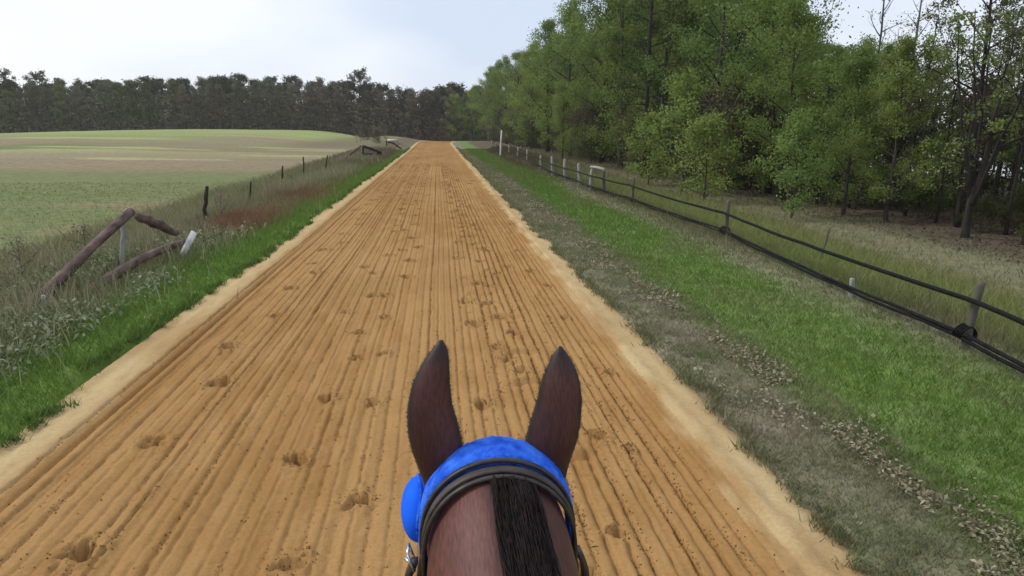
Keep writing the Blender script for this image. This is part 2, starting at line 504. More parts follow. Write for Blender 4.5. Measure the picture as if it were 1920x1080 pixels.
sz = prng.uniform(.002, .0065, len(cx_)) * (1 + cy_ / 25)
octv = np.array([[1.2, 0, -.5], [-.7, 1.0, -.5], [-.7, -1.0, -.5], [0, 0, 1.1]], float)
octf = np.array([[0, 1, 3], [1, 2, 3], [2, 0, 3], [0, 2, 1]])
vv = octv[None] * sz[:, None, None] * prng.uniform(.5, 1.5, (len(cx_), 4, 3)) * np.sign(prng.uniform(-1, 1, (len(cx_), 1, 3)) + np.array([0, 0, 9])) + np.stack([cx_, cy_, cz_ + sz * .3], -1)[:, None]
ff = octf[None] + (np.arange(len(cx_)) * 4)[:, None, None]
cc = np.repeat(lerp((0.13, 0.072, 0.03), (0.40, 0.23, 0.09), prng.uniform(0, 1, len(cx_))), 4, axis=0)
link('sand_clods', mesh_np('sand_clods', vv.reshape(-1, 3), ff.reshape(-1, 3), cc), M_sand, label='small dark clods of damp sand along the furrows of the track', cat='sand clods', kind='stuff')

# ---- pond behind the thin part of the wood
pv = np.array([[22.5, -60, -.18], [185, -60, -.18], [185, 75, -.18], [22.5, 75, -.18]])
m_w, n, l, p = new_mat('pond_water')
p.inputs['Base Color'].default_value = (0.03, 0.035, 0.03, 1); p.inputs['Roughness'].default_value = 0.06; p.inputs['IOR'].default_value = 1.33
nb = n.new('ShaderNodeTexNoise'); nb.inputs['Scale'].default_value = 3.0
bmp = n.new('ShaderNodeBump'); bmp.inputs['Strength'].default_value = .08; bmp.inputs['Distance'].default_value = .02
l.new(nb.outputs['Fac'], bmp.inputs['Height']); l.new(bmp.outputs['Normal'], p.inputs['Normal'])
link('pond', mesh_np('pond', pv, np.array([[0, 1, 2, 3]])), m_w, kind='structure')

# ------------------------------------------------------------------ grass and low weeds
def ground_z(x, y):
    return terrain(x, y) + .03


def blades(name, x, y, h, w, lean, colr, label, cat, z=None):
    n = len(x)
    z = ground_z(x, y) if z is None else z
    a = rng.uniform(0, 2 * math.pi, n); b = rng.uniform(0, 2 * math.pi, n)
    dx = np.cos(a) * w * .5; dy = np.sin(a) * w * .5
    lx = np.cos(b) * h * lean; ly = np.sin(b) * h * lean
    v = np.empty((n, 3, 3))
    v[:, 0] = np.stack([x - dx, y - dy, z - .015], -1)
    v[:, 1] = np.stack([x + dx, y + dy, z - .015], -1)
    v[:, 2] = np.stack([x + lx, y + ly, z + h], -1)
    f = np.arange(n * 3).reshape(-1, 3)
    c = np.repeat(colr, 3, axis=0)
    return link(name, mesh_np(name, v.reshape(-1, 3), f, c), M_grass, label=label, cat=cat, kind='stuff')


def logy(n, a, b):
    return np.exp(rng.uniform(math.log(a), math.log(b), n))


def vary(c, n, s=.25):
    return np.asarray(c) * rng.uniform(1 - s, 1 + s, (n, 1)) * rng.uniform(.92, 1.08, (n, 3))


# mown lawn to the right of the track
N = 400000
x = rng.uniform(TR - .02, 11.5, N); y = logy(N, 1.2, 75)
nn = fbm(x * 1.6, y * 1.1, 31); jj = (fbm(x * .35, y * .2, 21) - .5) * 1.1 + (nn - .5) * .5
g = smooth(2.95, 3.5, x + jj * .5) * smooth(5.7, 4.7, x + jj)          # lawn strength
g2 = smooth(6.0, 6.5, x + jj * .6) * smooth(9.0, 7.6, x + jj)
keep = rng.uniform(0, 1, N) < np.clip(.55 + .5 * g + .5 * g2, 0, 1) * np.where(x > 7.5, .25 + .75 * smooth(9.5, 7, x), 1) * smooth(0, .2, x - (TR + edge_noise(y, 23)) + .05)
x, y, g, g2, nn = x[keep], y[keep], g[keep], g2[keep], nn[keep]; N = len(x)
h = (.028 + .028 * g + .09 * g2 + .05 * smooth(5.2, 6.2, x)) * rng.uniform(.5, 1.5, N) * (1 + y / 60)
w = .006 * (1 + y / 7) * rng.uniform(.7, 1.4, N)
c = lerp((0.215, 0.18, 0.11), C_LAWN, np.clip(g * 1.1 + rng.uniform(-.25, .45, N) + .1 * (x < 3) + .25 * smooth(.5, .65, nn) + .1, 0, 1))
c = lerp(c, (0.26, 0.29, 0.095), g2 * .75)
c = lerp(c, C_LAWN2, g * smooth(.5, .7, fbm(x * 3, y * 2, 37)) * .6)
c = lerp(c, (0.20, 0.195, 0.095), g * smooth(.48, .66, fbm(x * 1.1, y * .6, 39)) * .55)
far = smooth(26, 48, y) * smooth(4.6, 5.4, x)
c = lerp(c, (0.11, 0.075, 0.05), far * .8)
c = lerp(c, (0.215, 0.205, 0.11), smooth(7.6, 9.3, x) * rng.uniform(.5, 1, N))
c = c * vary((1, 1, 1), N, .25)
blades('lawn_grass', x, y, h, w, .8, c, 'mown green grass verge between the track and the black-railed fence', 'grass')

# scrubby strip between the sand and the lawn, and the ragged grass along both edges of the sand
N = 90000
x = rng.uniform(TR - .05, 3.5, N); y = logy(N, 1.3, 45)
k = rng.uniform(0, 1, N) < smooth(-.02, .15, x - (TR + edge_noise(y, 23))) * (.35 + .65 * smooth(.35, .6, fbm(x * 3, y * 2.2, 71)))
x, y = x[k], y[k]; N = len(x)
h = rng.uniform(.015, .06, N) * (1 + y / 40); w = .005 * (1 + y / 7) * rng.uniform(.6, 1.5, N)
mixv = np.clip(fbm(x * 2.2, y * 1.3, 73) * 2.2 - .6 + rng.uniform(-.3, .3, N), 0, 1)
c = lerp((0.29, 0.255, 0.175), (0.17, 0.205, 0.09), mixv) * vary((1, 1, 1), N, .35)
blades('strip_grass', x, y, h, w, 1.1, c, 'thin brown and green stubble on the bare strip right of the sand', 'grass')
N = 36000
y = logy(N, 1.2, 80); sd = rng.uniform(0, 1, N) < .5
x = np.where(sd, TL + edge_noise(y, 11) + rng.normal(-.05, .05, N), TR + edge_noise(y, 23) + rng.normal(.06, .05, N))
k = (fbm(y * 2.2, x * 2, 74) > .44) & (rng.uniform(0, 1, N) < np.where(sd, 1, .45)); x, y, sd = x[k], y[k], sd[k]; N = len(x)
h = rng.uniform(.02, .07, N) * (1 + y / 50); w = .006 * (1 + y / 7)
c = np.where(sd[:, None], vary((0.11, 0.17, 0.045), N, .35), vary((0.19, 0.18, 0.095), N, .4))
blades('edge_grass', x, y, h, w, .9, c, 'ragged grass hanging over both edges of the sand', 'grass')

# left verge
N = 170000
x = rng.uniform(-8.2, TL + .05, N); y = logy(N, 1.6, 70)
e = TL + edge_noise(y, 11)
nn = fbm(x * 1.6, y * 1.1, 31); jj = (fbm(x * .35, y * .2, 21) - .5) * 1.1 + (nn - .5) * .5
g = smooth(-4.9, -3.95, x + jj * .6)
keep = rng.uniform(0, 1, N) < (.45 + .55 * g) * smooth(0, .2, e + .05 - x)
x, y, g, nn = x[keep], y[keep], g[keep], nn[keep]; N = len(x)
h = (.07 + .09 * (1 - g)) * rng.uniform(.5, 1.6, N) * (1 + y / 60)
w = .007 * (1 + y / 7) * rng.uniform(.7, 1.4, N)
c = lerp((0.24, 0.235, 0.13), (0.135, 0.24, 0.048), np.clip(g + rng.uniform(-.2, .35, N), 0, 1))
red = np.exp(-((x + 4.9) / .75) ** 2) * smooth(14, 16, y) * smooth(28, 20, y) * smooth(.42, .55, fbm(x * .35, y * .2, 21))
c = lerp(c, C_RED, red * .8)
c = lerp(c, (0.17, 0.13, 0.085), smooth(30, 55, y) * smooth(-3.6, -4.1, x) * .85)
c = c * vary((1, 1, 1), N, .28)
blades('verge_grass', x, y, h, w, .75, c, 'bright green verge grass left of the sandy track', 'grass')

# short grass over the near field
N = 45000
x = rng.uniform(-26, -6.6, N); y = logy(N, 4, 30)
k = (x / np.maximum(y, 1) > -1.1) & (ground_z(x, y) > -1)
x, y = x[k], y[k]; N = len(x)
h = .04 * rng.uniform(.4, 1.6, N) * (1 + y / 60); w = .007 * (1 + y / 10) * rng.uniform(.6, 1.4, N)
c = ground_col(x, y) * vary((1.25, 1.25, 1.2), N, .15)
blades('field_grass', x, y, h, w, .9, c, 'thin tan and green grass over the open field', 'grass')


# tall dry stalks and rank weeds along both fence lines
def stalks(name, x, y, h, w, colr, label, lean=.25, seg=4, z=None):
    n = len(x); z = ground_z(x, y) if z is None else z
    a = rng.uniform(0, 2 * math.pi, n); b = rng.uniform(0, 2 * math.pi, n)
    t = np.linspace(0, 1, seg)
    ca, sa = np.cos(a) * w * .5, np.sin(a) * w * .5
    ll = h * lean * rng.uniform(.2, 1.6, n)
    px_ = x[:, None] + np.cos(b)[:, None] * ll[:, None] * t ** 1.7
    py_ = y[:, None] + np.sin(b)[:, None] * ll[:, None] * t ** 1.7
    pz_ = z[:, None] - .02 + h[:, None] * t * (1 - .12 * t)
    taper = 1 - .8 * t
    v = np.empty((n, seg, 2, 3))
    for s, q in ((0, -1), (1, 1)):
        v[:, :, s, 0] = px_ + q * ca[:, None] * taper; v[:, :, s, 1] = py_ + q * sa[:, None] * taper; v[:, :, s, 2] = pz_
    bi = (np.arange(n) * seg * 2)[:, None] + (np.arange(seg - 1) * 2)[None]
    f = np.stack([bi, bi + 1, bi + 3, bi + 2], -1).reshape(-1, 4)
    c = np.repeat(colr, seg * 2, axis=0)
    return link(name, mesh_np(name, v.reshape(-1, 3), f, c), M_grass, label=label, cat='weeds', kind='stuff')


N = 21000
y = logy(N, 4, 95); x = -5.7 + rng.normal(0, .65, N) - .4 * smooth(30, 60, y)
k = vnoise(x * .9, y * .45, 5) > .45; x, y = x[k], y[k]; N = len(x)
h = rng.uniform(.2, .75, N) * (.55 + .6 * vnoise(x * .5, y * .3, 8)); w = .007 * (1 + y / 9)
c = lerp((0.20, 0.205, 0.10), (0.40, 0.345, 0.24), rng.uniform(0, 1, N))
red = np.exp(-((x + 5.0) / .8) ** 2) * smooth(14, 16, y) * smooth(28, 20, y)
c = lerp(c, C_RED, red * .6)
stalks('dry_weeds', x, y, h, w, c, 'dry brown weeds standing along the broken fence beside the field')
N = 3800
y = np.concatenate([rng.normal(17.3, 1.1, 2300), rng.normal(23, 2.0, 1000), rng.normal(29, 3, 500)]); x = np.where(y < 21, -5.0, -4.75) + rng.normal(0, .42, N)
h = rng.uniform(.12, .34, N); w = .012 * (1 + y / 12)
stalks('red_grass', x, y, h, w, lerp((0.22, 0.10, 0.062), (0.30, 0.18, 0.115), rng.uniform(0, 1, N)), 'patches of rust red dry grass left of the track', .4, 3)
N = 5200
y = logy(N, 3.5, 60); x = 6.3 + rng.normal(0, .5, N)
k = vnoise(x * .9, y * .6, 55) > .42; x, y = x[k], y[k]; N = len(x)
h = rng.uniform(.10, .42, N); w = .006 * (1 + y / 8)
stalks('fence_weeds', x, y, h, w, lerp((0.13, 0.15, 0.06), (0.28, 0.25, 0.17), rng.uniform(0, 1, N)), 'pale dry weeds growing up through the black-railed fence', .3)


# flat broad leaves: pale litter on the right, grey-green leafy weeds on the left
def flakes(name, x, y, z, size, colr, label, cat, tilt=.5):
    n = len(x)
    a = rng.uniform(0, 6.283, n)
    t1 = np.stack([np.cos(a), np.sin(a), rng.normal(0, tilt, n)], -1) * size[:, None]
    t2 = np.stack([-np.sin(a), np.cos(a), rng.normal(0, tilt, n)], -1) * size[:, None] * rng.uniform(.4, .9, (n, 1))
    c0 = np.stack([x, y, z], -1)
    v = np.stack([c0 - t1, c0 + t2 * .8, c0 + t1, c0 - t2 * .8], 1)
    v[:, 1, 2] += size * .25; v[:, 3, 2] += size * .25
    f = np.arange(n * 4).reshape(-1, 4)
    return link(name, mesh_np(name, v.reshape(-1, 3), f, np.repeat(colr, 4, axis=0)), M_grass, label=label, cat=cat, kind='stuff')


N = 22000
y = logy(N, 1.8, 34)
x = np.where(rng.uniform(0, 1, N) < .6, rng.normal(3.12, .17, N), rng.uniform(2.45, 3.4, N)) + .15 * (fbm(y * .4, y * 0, 6) - .5)
k = (fbm(x * 2.5, y * 1.6, 66) > .54) | ((np.abs(x - 3.12) < .12) & (fbm(x * 4, y * 2.2, 67) > .50)); x, y = x[k], y[k]; N = len(x)
flakes('leaf_litter', x, y, ground_z(x, y) + rng.uniform(.01, .05, N), rng.uniform(.006, .017, N) * (1 + y / 12), lerp((0.15, 0.125, 0.075), (0.50, 0.44, 0.30), rng.uniform(0, 1, N) ** 1.3), 'pale dead leaves strewn along the bare strip right of the track', 'leaf litter')
N = 30000
y = logy(N, 3.5, 26); x = -5.2 + rng.normal(0, .7, N)
k = (fbm(x * 1.2, y * .9, 68) > .47) & (x < -4.0) & (rng.uniform(0, 1, N) < smooth(17, 10, y)); x, y = x[k], y[k]; N = len(x)
flakes('leafy_weeds', x, y, ground_z(x, y) + rng.uniform(.02, .26, N), rng.uniform(.010, .026, N) * (1 + y / 16), lerp((0.13, 0.17, 0.07), (0.38, 0.40, 0.27), rng.uniform(0, 1, N) ** 1.6), 'grey green leafy weeds below the fallen fence on the left', 'weeds', .7)
N = 26000
y = logy(N, 6, 60); x = rng.uniform(10.2, 19, N)
flakes('woodland_litter', x, y, ground_z(x, y) + rng.uniform(0, .03, N), rng.uniform(.012, .03, N) * (1 + y / 30), lerp((0.08, 0.063, 0.045), (0.17, 0.14, 0.10), rng.uniform(0, 1, N) ** 1.3), 'brown fallen leaves on the ground under the wood', 'leaf litter')

# ------------------------------------------------------------------ trees
GOLD = 2.39996


def unit(v):
    return v / (np.linalg.norm(v) + 1e-9)


def grow(seed, H, r0, cb, cr, nl, ns, nleaf, ls, c1, c2, style='broad', lean=.03, spread=.28, fork=0, k=6, leaf_ratio=.62, twig_r=.012, bare=0.0, low=.55):
    """returns (wood mesh, crown mesh) of one tree standing at the origin"""
    r = np.random.default_rng(seed)
    mb = MB()
    n = 10
    t = np.linspace(0, 1, n)
    stems = []
    if fork:
        tf = fork
        base = np.stack([np.cumsum(r.normal(0, .02, 5)) * H * .08, np.cumsum(r.normal(0, .02, 5)) * H * .08, np.linspace(-.15, tf * H, 5)], -1)
        base[:, :2] -= base[0, :2]
        base[:, 2] = [-.2, .35, tf * H * .5, tf * H * .8, tf * H * 1.08]
        mb.tube(base, r0 * np.array([1.45, 1.1, .98, .94, .5]), 12, c=None)
        for q in range(6):
            a = q * 2 * math.pi / 5 + r.uniform(-.4, .4)
            out = r.uniform(.12, .28) * H * (1 if q else .15)
            P = np.empty((n, 3))
            P[:, 0] = base[-1, 0] + math.cos(a) * out * t ** .9 + np.cumsum(r.normal(0, .012, n)) * H * .5
            P[:, 1] = base[-1, 1] + math.sin(a) * out * t ** .9 + np.cumsum(r.normal(0, .012, n)) * H * .5
            P[:, 2] = tf * H * .72 + (H * r.uniform(.8, 1.0) - tf * H * .72) * t
            stems.append((P, (r0 * r.uniform(.3, .5) if q else r0 * .92) * (1 - t) ** (.8 if q else 1.4) + .015, tf))
    else:
        P = np.empty((n, 3))
        P[:, 0] = np.cumsum(r.normal(0, lean, n)) * H * .12; P[:, 1] = np.cumsum(r.normal(0, lean, n)) * H * .12
        P[:, :2] -= P[0, :2]
        P[:, 2] = -.2 + (H + .2) * t
        rad = r0 * ((1 - t) ** .75 * .92 + .02) + .006
        rad[0] *= 1.35
        stems.append((P, rad, cb))
    tw_pts = []
    for (P, rad, cb_) in stems:
        mb.tube(P, rad, k)
        m = max(3, nl // len(stems))
        for i in range(m):
            u = (i + .5 + r.uniform(-.35, .35)) / m
            tt = (cb_ if not fork else .12) + (1 - (cb_ if not fork else .12)) * u
            s0 = np.array([np.interp(tt, t, P[:, j]) for j in range(3)])
            rr = np.interp(tt, t, rad)
            a = i * GOLD + r.uniform(-.5, .5) + seed
            if style == 'pine':
                env = (1 - u) ** .55 * .9 + .18; el = R_(r.uniform(-8, 25) + 30 * u)
            elif style == 'round':
                env = math.sqrt(max(.05, 1 - (2 * u - 1) ** 2)); el = R_(r.uniform(10, 35) + 30 * u)
            else:
                env = (low + (1 - low) * math.sin(math.pi * min(1, .15 + .75 * u))) * (1 - u ** 3 * .75); el = R_(r.uniform(8, 38) + 32 * u)
            L = cr * env * r.uniform(.65, 1.2) * (.8 if fork else 1)
            d = np.array([math.cos(a) * math.cos(el), math.sin(a) * math.cos(el), math.sin(el)])
            q = np.linspace(0, 1, 5)
            bend = np.array([r.normal(0, .12), r.normal(0, .12), r.uniform(-.1, .25) if style != 'pine' else r.uniform(-.15, .1)])
            LP = s0 + d * L * q[:, None] + bend * L * (q ** 2)[:, None]
            lr = min(rr * .6, .018 + .02 * L) * (.55 if style == 'pine' else 1)
            mb.tube(LP, lr * (1 - q * .85) + .003, 4, cap=False)
            for s in range(ns):
                w = r.uniform(.25, 1.0) if s else 1.0
                b0 = np.array([np.interp(w, q, LP[:, j]) for j in range(3)])
                dd = unit(d * r.uniform(.3, 1) + r.normal(0, .6, 3) + np.array([0, 0, .25]))
                tl = L * r.uniform(.22, .48) * (1.15 - .4 * w)
                b1 = b0 + dd * tl
                mb.tube(np.array([b0, (b0 + b1) / 2 + r.normal(0, .04, 3) * tl, b1]), np.array([twig_r * 1.2, twig_r, twig_r * .3]), 3, cap=False)
                if r.uniform() > bare:
                    tw_pts.append((b0, b1))
    wood = mb.build('trunk')
    # leaves gathered round the twigs
    T0 = np.array([a for a, b in tw_pts]); T1 = np.array([b for a, b in tw_pts])
    m = len(T0); N = m * nleaf
    idx = np.repeat(np.arange(m), nleaf)
    w = r.uniform(.1, 1.15, N)[:, None]
    cen = T0[idx] * (1 - w) + T1[idx] * w + r.normal(0, spread, (N, 3)) * np.array([1, 1, .75])
    nrm = r.normal(0, 1, (N, 3)) + np.array([0, 0, .5]); nrm /= np.linalg.norm(nrm, axis=1)[:, None]
    ax = np.cross(nrm, r.normal(0, 1, (N, 3))); ax /= np.linalg.norm(ax, axis=1)[:, None] + 1e-9
    bx_ = np.cross(nrm, ax)
    S = ls * r.uniform(.6, 1.35, N)[:, None]
    v = np.stack([cen - ax * S, cen + bx_ * S * leaf_ratio, cen + ax * S, cen - bx_ * S * leaf_ratio], 1)
    cl = np.clip(r.uniform(0, 1, m)[idx] * .7 + r.uniform(0, 1, N) * .3, 0, 1)
    c = lerp(c1, c2, cl) * r.uniform(.8, 1.2, (N, 1))
    crown = mesh_np('crown', v.reshape(-1, 3), np.arange(N * 4).reshape(-1, 4), np.repeat(c, 4, axis=0))
    return wood, crown


G_D1, G_D2 = (0.130, 0.185, 0.055), (0.235, 0.33, 0.095)      # fresh spring green
G_B1, G_B2 = (0.16, 0.22, 0.06), (0.285, 0.365, 0.105)        # brighter, yellower
G_O1, G_O2 = (0.11, 0.125, 0.055), (0.20, 0.21, 0.095)        # olive, just out of bud
G_P1, G_P2 = (0.055, 0.068, 0.042), (0.11, 0.125, 0.075)      # pine
G_T1, G_T2 = (0.12, 0.105, 0.078), (0.20, 0.18, 0.135)      # bare twigs

PROTO = {}


def proto(key, bark, leafm, **kw):
    w, c = grow(**kw)
    w.materials.append(bark); c.materials.append(leafm)
    PROTO[key] = (w, c)


proto('leafy0', M_bark, M_leaf, seed=1, H=14, r0=.20, cb=.16, cr=4.2, nl=24, ns=6, nleaf=108, ls=.085, c1=G_D1, c2=G_D2, spread=.33)
proto('leafy1', M_bark_dark, M_leaf, seed=2, H=15, r0=.22, cb=.22, cr=3.9, nl=24, ns=6, nleaf=101, ls=.09, c1=G_D1, c2=G_D2, spread=.36)
proto('leafy2', M_bark, M_leaf, seed=3, H=13, r0=.17, cb=.12, cr=3.7, nl=22, ns=6, nleaf=116, ls=.08, c1=G_B1, c2=G_B2, spread=.32)
proto('leafy3', M_bark_dark, M_leaf, seed=4, H=16, r0=.23, cb=.28, cr=4.1, nl=24, ns=6, nleaf=94, ls=.09, c1=G_O1, c2=G_D2, spread=.38)
proto('leafy4', M_bark, M_leaf, seed=5, H=12, r0=.15, cb=.10, cr=3.4, nl=22, ns=6, nleaf=108, ls=.08, c1=G_D1, c2=G_B2, spread=.30)
proto('sparse0', M_bark_dark, M_leaf, seed=6, H=14, r0=.13, cb=.36, cr=2.6, nl=22, ns=5, nleaf=22, ls=.075, c1=G_O1, c2=G_O2, spread=.13, bare=.15, twig_r=.010)
proto('sparse1', M_bark_dark, M_leaf, seed=7, H=13, r0=.11, cb=.30, cr=2.2, nl=20, ns=5, nleaf=20, ls=.075, c1=G_O1, c2=G_D2, spread=.13, bare=.2, twig_r=.010)
proto('bare0', M_bark_grey, M_leaf, seed=8, H=15, r0=.12, cb=.40, cr=1.9, nl=22, ns=5, nleaf=4, ls=.06, c1=G_T1, c2=G_T2, spread=.2, bare=.4, twig_r=.010)
proto('forked', M_bark_dark, M_leaf, seed=9, H=10.5, r0=.15, cb=.3, cr=2.6, nl=40, ns=4, nleaf=24, ls=.075, c1=G_O1, c2=G_D2, spread=.14, fork=.20, bare=.35)
proto('darkpine', M_bark_dark, M_needle, seed=10, H=17, r0=.21, cb=.30, cr=2.8, nl=30, ns=5, nleaf=40, ls=.12, c1=G_P1, c2=(0.05, 0.075, 0.03), style='pine', spread=.22, leaf_ratio=.3, lean=.012, bare=.25)
proto('sapling0', M_bark, M_leaf, seed=11, H=4.2, r0=.045, cb=.06, cr=1.5, nl=16, ns=5, nleaf=48, ls=.06, c1=G_D1, c2=G_B2, spread=.20, k=5)
proto('sapling1', M_bark, M_leaf, seed=12, H=3.0, r0=.035, cb=.05, cr=1.3, nl=14, ns=5, nleaf=48, ls=.055, c1=G_B1, c2=G_B2, spread=.20, k=5)
proto('shrub0', M_bark, M_leaf, seed=13, H=1.8, r0=.03, cb=.03, cr=1.1, nl=14, ns=5, nleaf=40, ls=.05, c1=(0.05, 0.06, 0.028), c2=(0.12, 0.14, 0.05), spread=.18, k=5)
proto('shrub1', M_bark, M_leaf, seed=14, H=2.4, r0=.03, cb=.03, cr=1.2, nl=16, ns=6, nleaf=42, ls=.05, c1=(0.085, 0.075, 0.05), c2=(0.15, 0.135, 0.088), spread=.22, k=5)
proto('deadweed', M_bark_grey, M_leaf, seed=15, H=1.0, r0=.012, cb=.15, cr=.45, nl=12, ns=4, nleaf=7, ls=.03, c1=(0.14, 0.12, 0.08), c2=(0.30, 0.25, 0.17), spread=.07, k=4, twig_r=.004, bare=.3)
# trees of the far wood
for q, (st, c1, c2, cb, cr, lr, nl_) in enumerate([
        ('pine', G_P1, G_P2, .45, 2.5, .45, 16), ('round', G_P1, (0.10, 0.11, 0.062), .55, 2.7, .5, 13),
        ('broad', G_T1, G_T2, .14, 2.4, .30, 18), ('broad', (0.11, 0.11, 0.08), (0.20, 0.195, 0.13), .12, 2.5, .4, 18),
        ('broad', (0.10, 0.12, 0.055), (0.17, 0.195, 0.085), .18, 2.5, .5, 16), ('broad', (0.115, 0.09, 0.068), (0.18, 0.145, 0.11), .08, 2.6, .30, 20)]):
    proto('far%d' % q, M_bark_dark, M_needle, seed=30 + q, H=13.5, r0=.17, cb=cb, cr=cr, nl=nl_, ns=5, nleaf=34, ls=.26, c1=c1, c2=c2, style=st, spread=.42, k=5, leaf_ratio=lr, twig_r=.02, lean=.02)
proto('roundpine', M_bark_dark, M_needle, seed=44, H=17.5, r0=.22, cb=.68, cr=3.6, nl=16, ns=5, nleaf=30, ls=.24, c1=G_P1, c2=G_P2, style='round', spread=.36, k=6, leaf_ratio=.5, lean=.015)
proto('flatpine', M_bark_dark, M_needle, seed=45, H=16.5, r0=.18, cb=.78, cr=3.0, nl=10, ns=5, nleaf=26, ls=.22, c1=G_P1, c2=G_P2, style='round', spread=.3, k=6, leaf_ratio=.5, lean=.05)


def put_tree(key, x, y, s, rz, name, label, cat, group=None, sz=1.0):
    e = bpy.data.objects.new(name, None)
    col.objects.link(e)
    e.empty_display_size = .2
    z = float(terrain(np.array([x]), np.array([y]))[0])
    e.location = (x, y, z); e.rotation_euler = (0, 0, rz); e.scale = (s, s, s * sz)
    e['label'] = label; e['category'] = cat
    if group: e['group'] = group
    w, c = PROTO[key]
    link('trunk', w, None, e); link('crown', c, None, e)
    return e


tr = np.random.default_rng(101)
WOOD = 'trees of the wood beyond the fence'

# front of the wood, from the right edge of the picture to the far end of the track (each with a look of its own)
front = [
    ('forked', 11.9, 13.2, .52, 'thick dark trunk forking into many bare black limbs near the right edge', 'forked_tree'),
    ('sparse1', 13.2, 13.5, .42, 'thin straight dark stem just right of the thick forked trunk', 'sparse_tree'),
    ('leafy4', 11.7, 15.6, .36, 'small bright leafy tree just left of the thick forked trunk', 'leafy_tree'),
    ('leafy2', 11.4, 17.0, .33, 'yellow green bushy tree with low branches below the gap of sky', 'leafy_tree'),
    ('leafy0', 12.6, 18.6, .33, 'bushy green tree crowded behind the yellow green one below the sky gap', 'leafy_tree'),
    ('leafy2', 11.6, 20.6, .46, 'broad yellow green tree hanging low over brown ground left of the sky gap', 'leafy_tree'),
    ('leafy1', 12.3, 23.0, .57, 'tall dense green tree rising out of the photo left of the sky gap', 'leafy_tree'),
    ('leafy0', 11.4, 26.0, .66, 'large light green tree with its crown cut off by the top of the photo', 'leafy_tree'),
    ('darkpine', 9.9, 30.6, .68, 'tall straight dark trunk standing out before the green wood', 'dark_trunk_tree'),
    ('leafy4', 11.6, 33.4, .86, 'green tree close behind the tall dark trunk', 'leafy_tree'),
    ('leafy2', 11.0, 38.5, .86, 'yellow green tree between the pale gate frame and the tall dark trunk', 'leafy_tree'),
    ('leafy3', 11.2, 44.0, .76, 'olive tree rising directly behind the pale gate frame', 'leafy_tree'),
    ('leafy4', 9.6, 50.0, .45, 'small low bright tree behind the two white posts left of the gate frame', 'leafy_tree'),
    ('leafy0', 11.0, 55.0, .82, 'tall green tree behind the two white posts left of the gate frame', 'leafy_tree'),
    ('leafy1', 10.8, 64.0, .78, 'green tree where the skyline of the wood drops from the top of the photo', 'leafy_tree'),
    ('leafy2', 10.6, 74.0, .84, 'light green tree partway down the falling skyline right of the white pole', 'leafy_tree'),
    ('leafy3', 10.6, 86.0, .70, 'rounded olive tree on the skyline just right of the white pole', 'leafy_tree'),
    ('leafy0', 10.4, 100.0, .84, 'green tree directly behind the tall white pole', 'leafy_tree'),
    ('leafy4', 10.4, 118.0, .95, 'pale green tree just left of the white pole', 'leafy_tree'),
    ('leafy2', 10.6, 136.0, 1.05, 'light green tree second to the left of the white pole', 'leafy_tree'),
    ('leafy2', 8.6, 158.0, .98, 'farthest pale green tree, right of the far end of the track', 'leafy_tree'),
    ('leafy4', 4.6, 160.0, .95, 'small pale green tree directly beyond the end of the track', 'leafy_tree'),
]
for (key, x, y, s, lab, nm) in front:
    put_tree(key, x, y, s, tr.uniform(0, 6.28), nm, lab, 'tree', WOOD)
# the two leafless stems that stick up in the gap of sky
put_tree('bare0', 15.4, 22.0, .56, 1.0, 'bare_tree', 'grey leafless stem, left one of the two poking up into the sky gap', 'tree', WOOD)
put_tree('bare0', 15.2, 20.4, .53, 3.0, 'bare_tree', 'grey leafless stem, right one of the two poking up into the sky gap', 'tree', WOOD)
put_tree('sparse0', 12.9, 14.6, .52, 2.0, 'sparse_tree', 'tallest thin dark tree near the right edge, reaching the top of the photo', 'tree', WOOD)

# trees behind the front ones
keys = ['leafy0', 'leafy1', 'leafy2', 'leafy3', 'leafy4']
y = 21.0
i = 0
while y < 150:
    for row, dx in enumerate((3.2, 6.6, 10.5)):
        if row >= 1 and y > 105: continue
        if row == 2 and y < 30: continue
        xx = 11.2 + dx + tr.uniform(-1, 1) - .012 * max(0, y - 40)
        yy = y + tr.uniform(-1.3, 1.3)
        s = (tr.uniform(.52, .62) if y < 30 else tr.uniform(.70, .82)) + .003 * max(0, y - 80)
        rt = xx / yy
        kk = (keys + ['leafy3', 'sparse0'])[int(tr.integers(0, 7))]
        if rt > .53: s = min(s, (2.0 + (.128 if rt > .57 else .16) * yy) / {'leafy0': 14.6, 'leafy1': 15.6, 'leafy2': 13.6, 'leafy3': 16.6, 'leafy4': 12.6, 'sparse0': 14.6}[kk])
        put_tree(kk, xx, yy, s, tr.uniform(0, 6.28), 'leafy_tree', {'leafy0': 'fresh green', 'leafy1': 'dark-stemmed green', 'leafy2': 'yellow green', 'leafy3': 'olive', 'leafy4': 'mixed light green', 'sparse0': 'thinly leaved dark'}[kk] + ' tree in the back rows of the wood behind the front trees', 'tree', 'back rows of the wood')
    y += 2.6 + y * .035
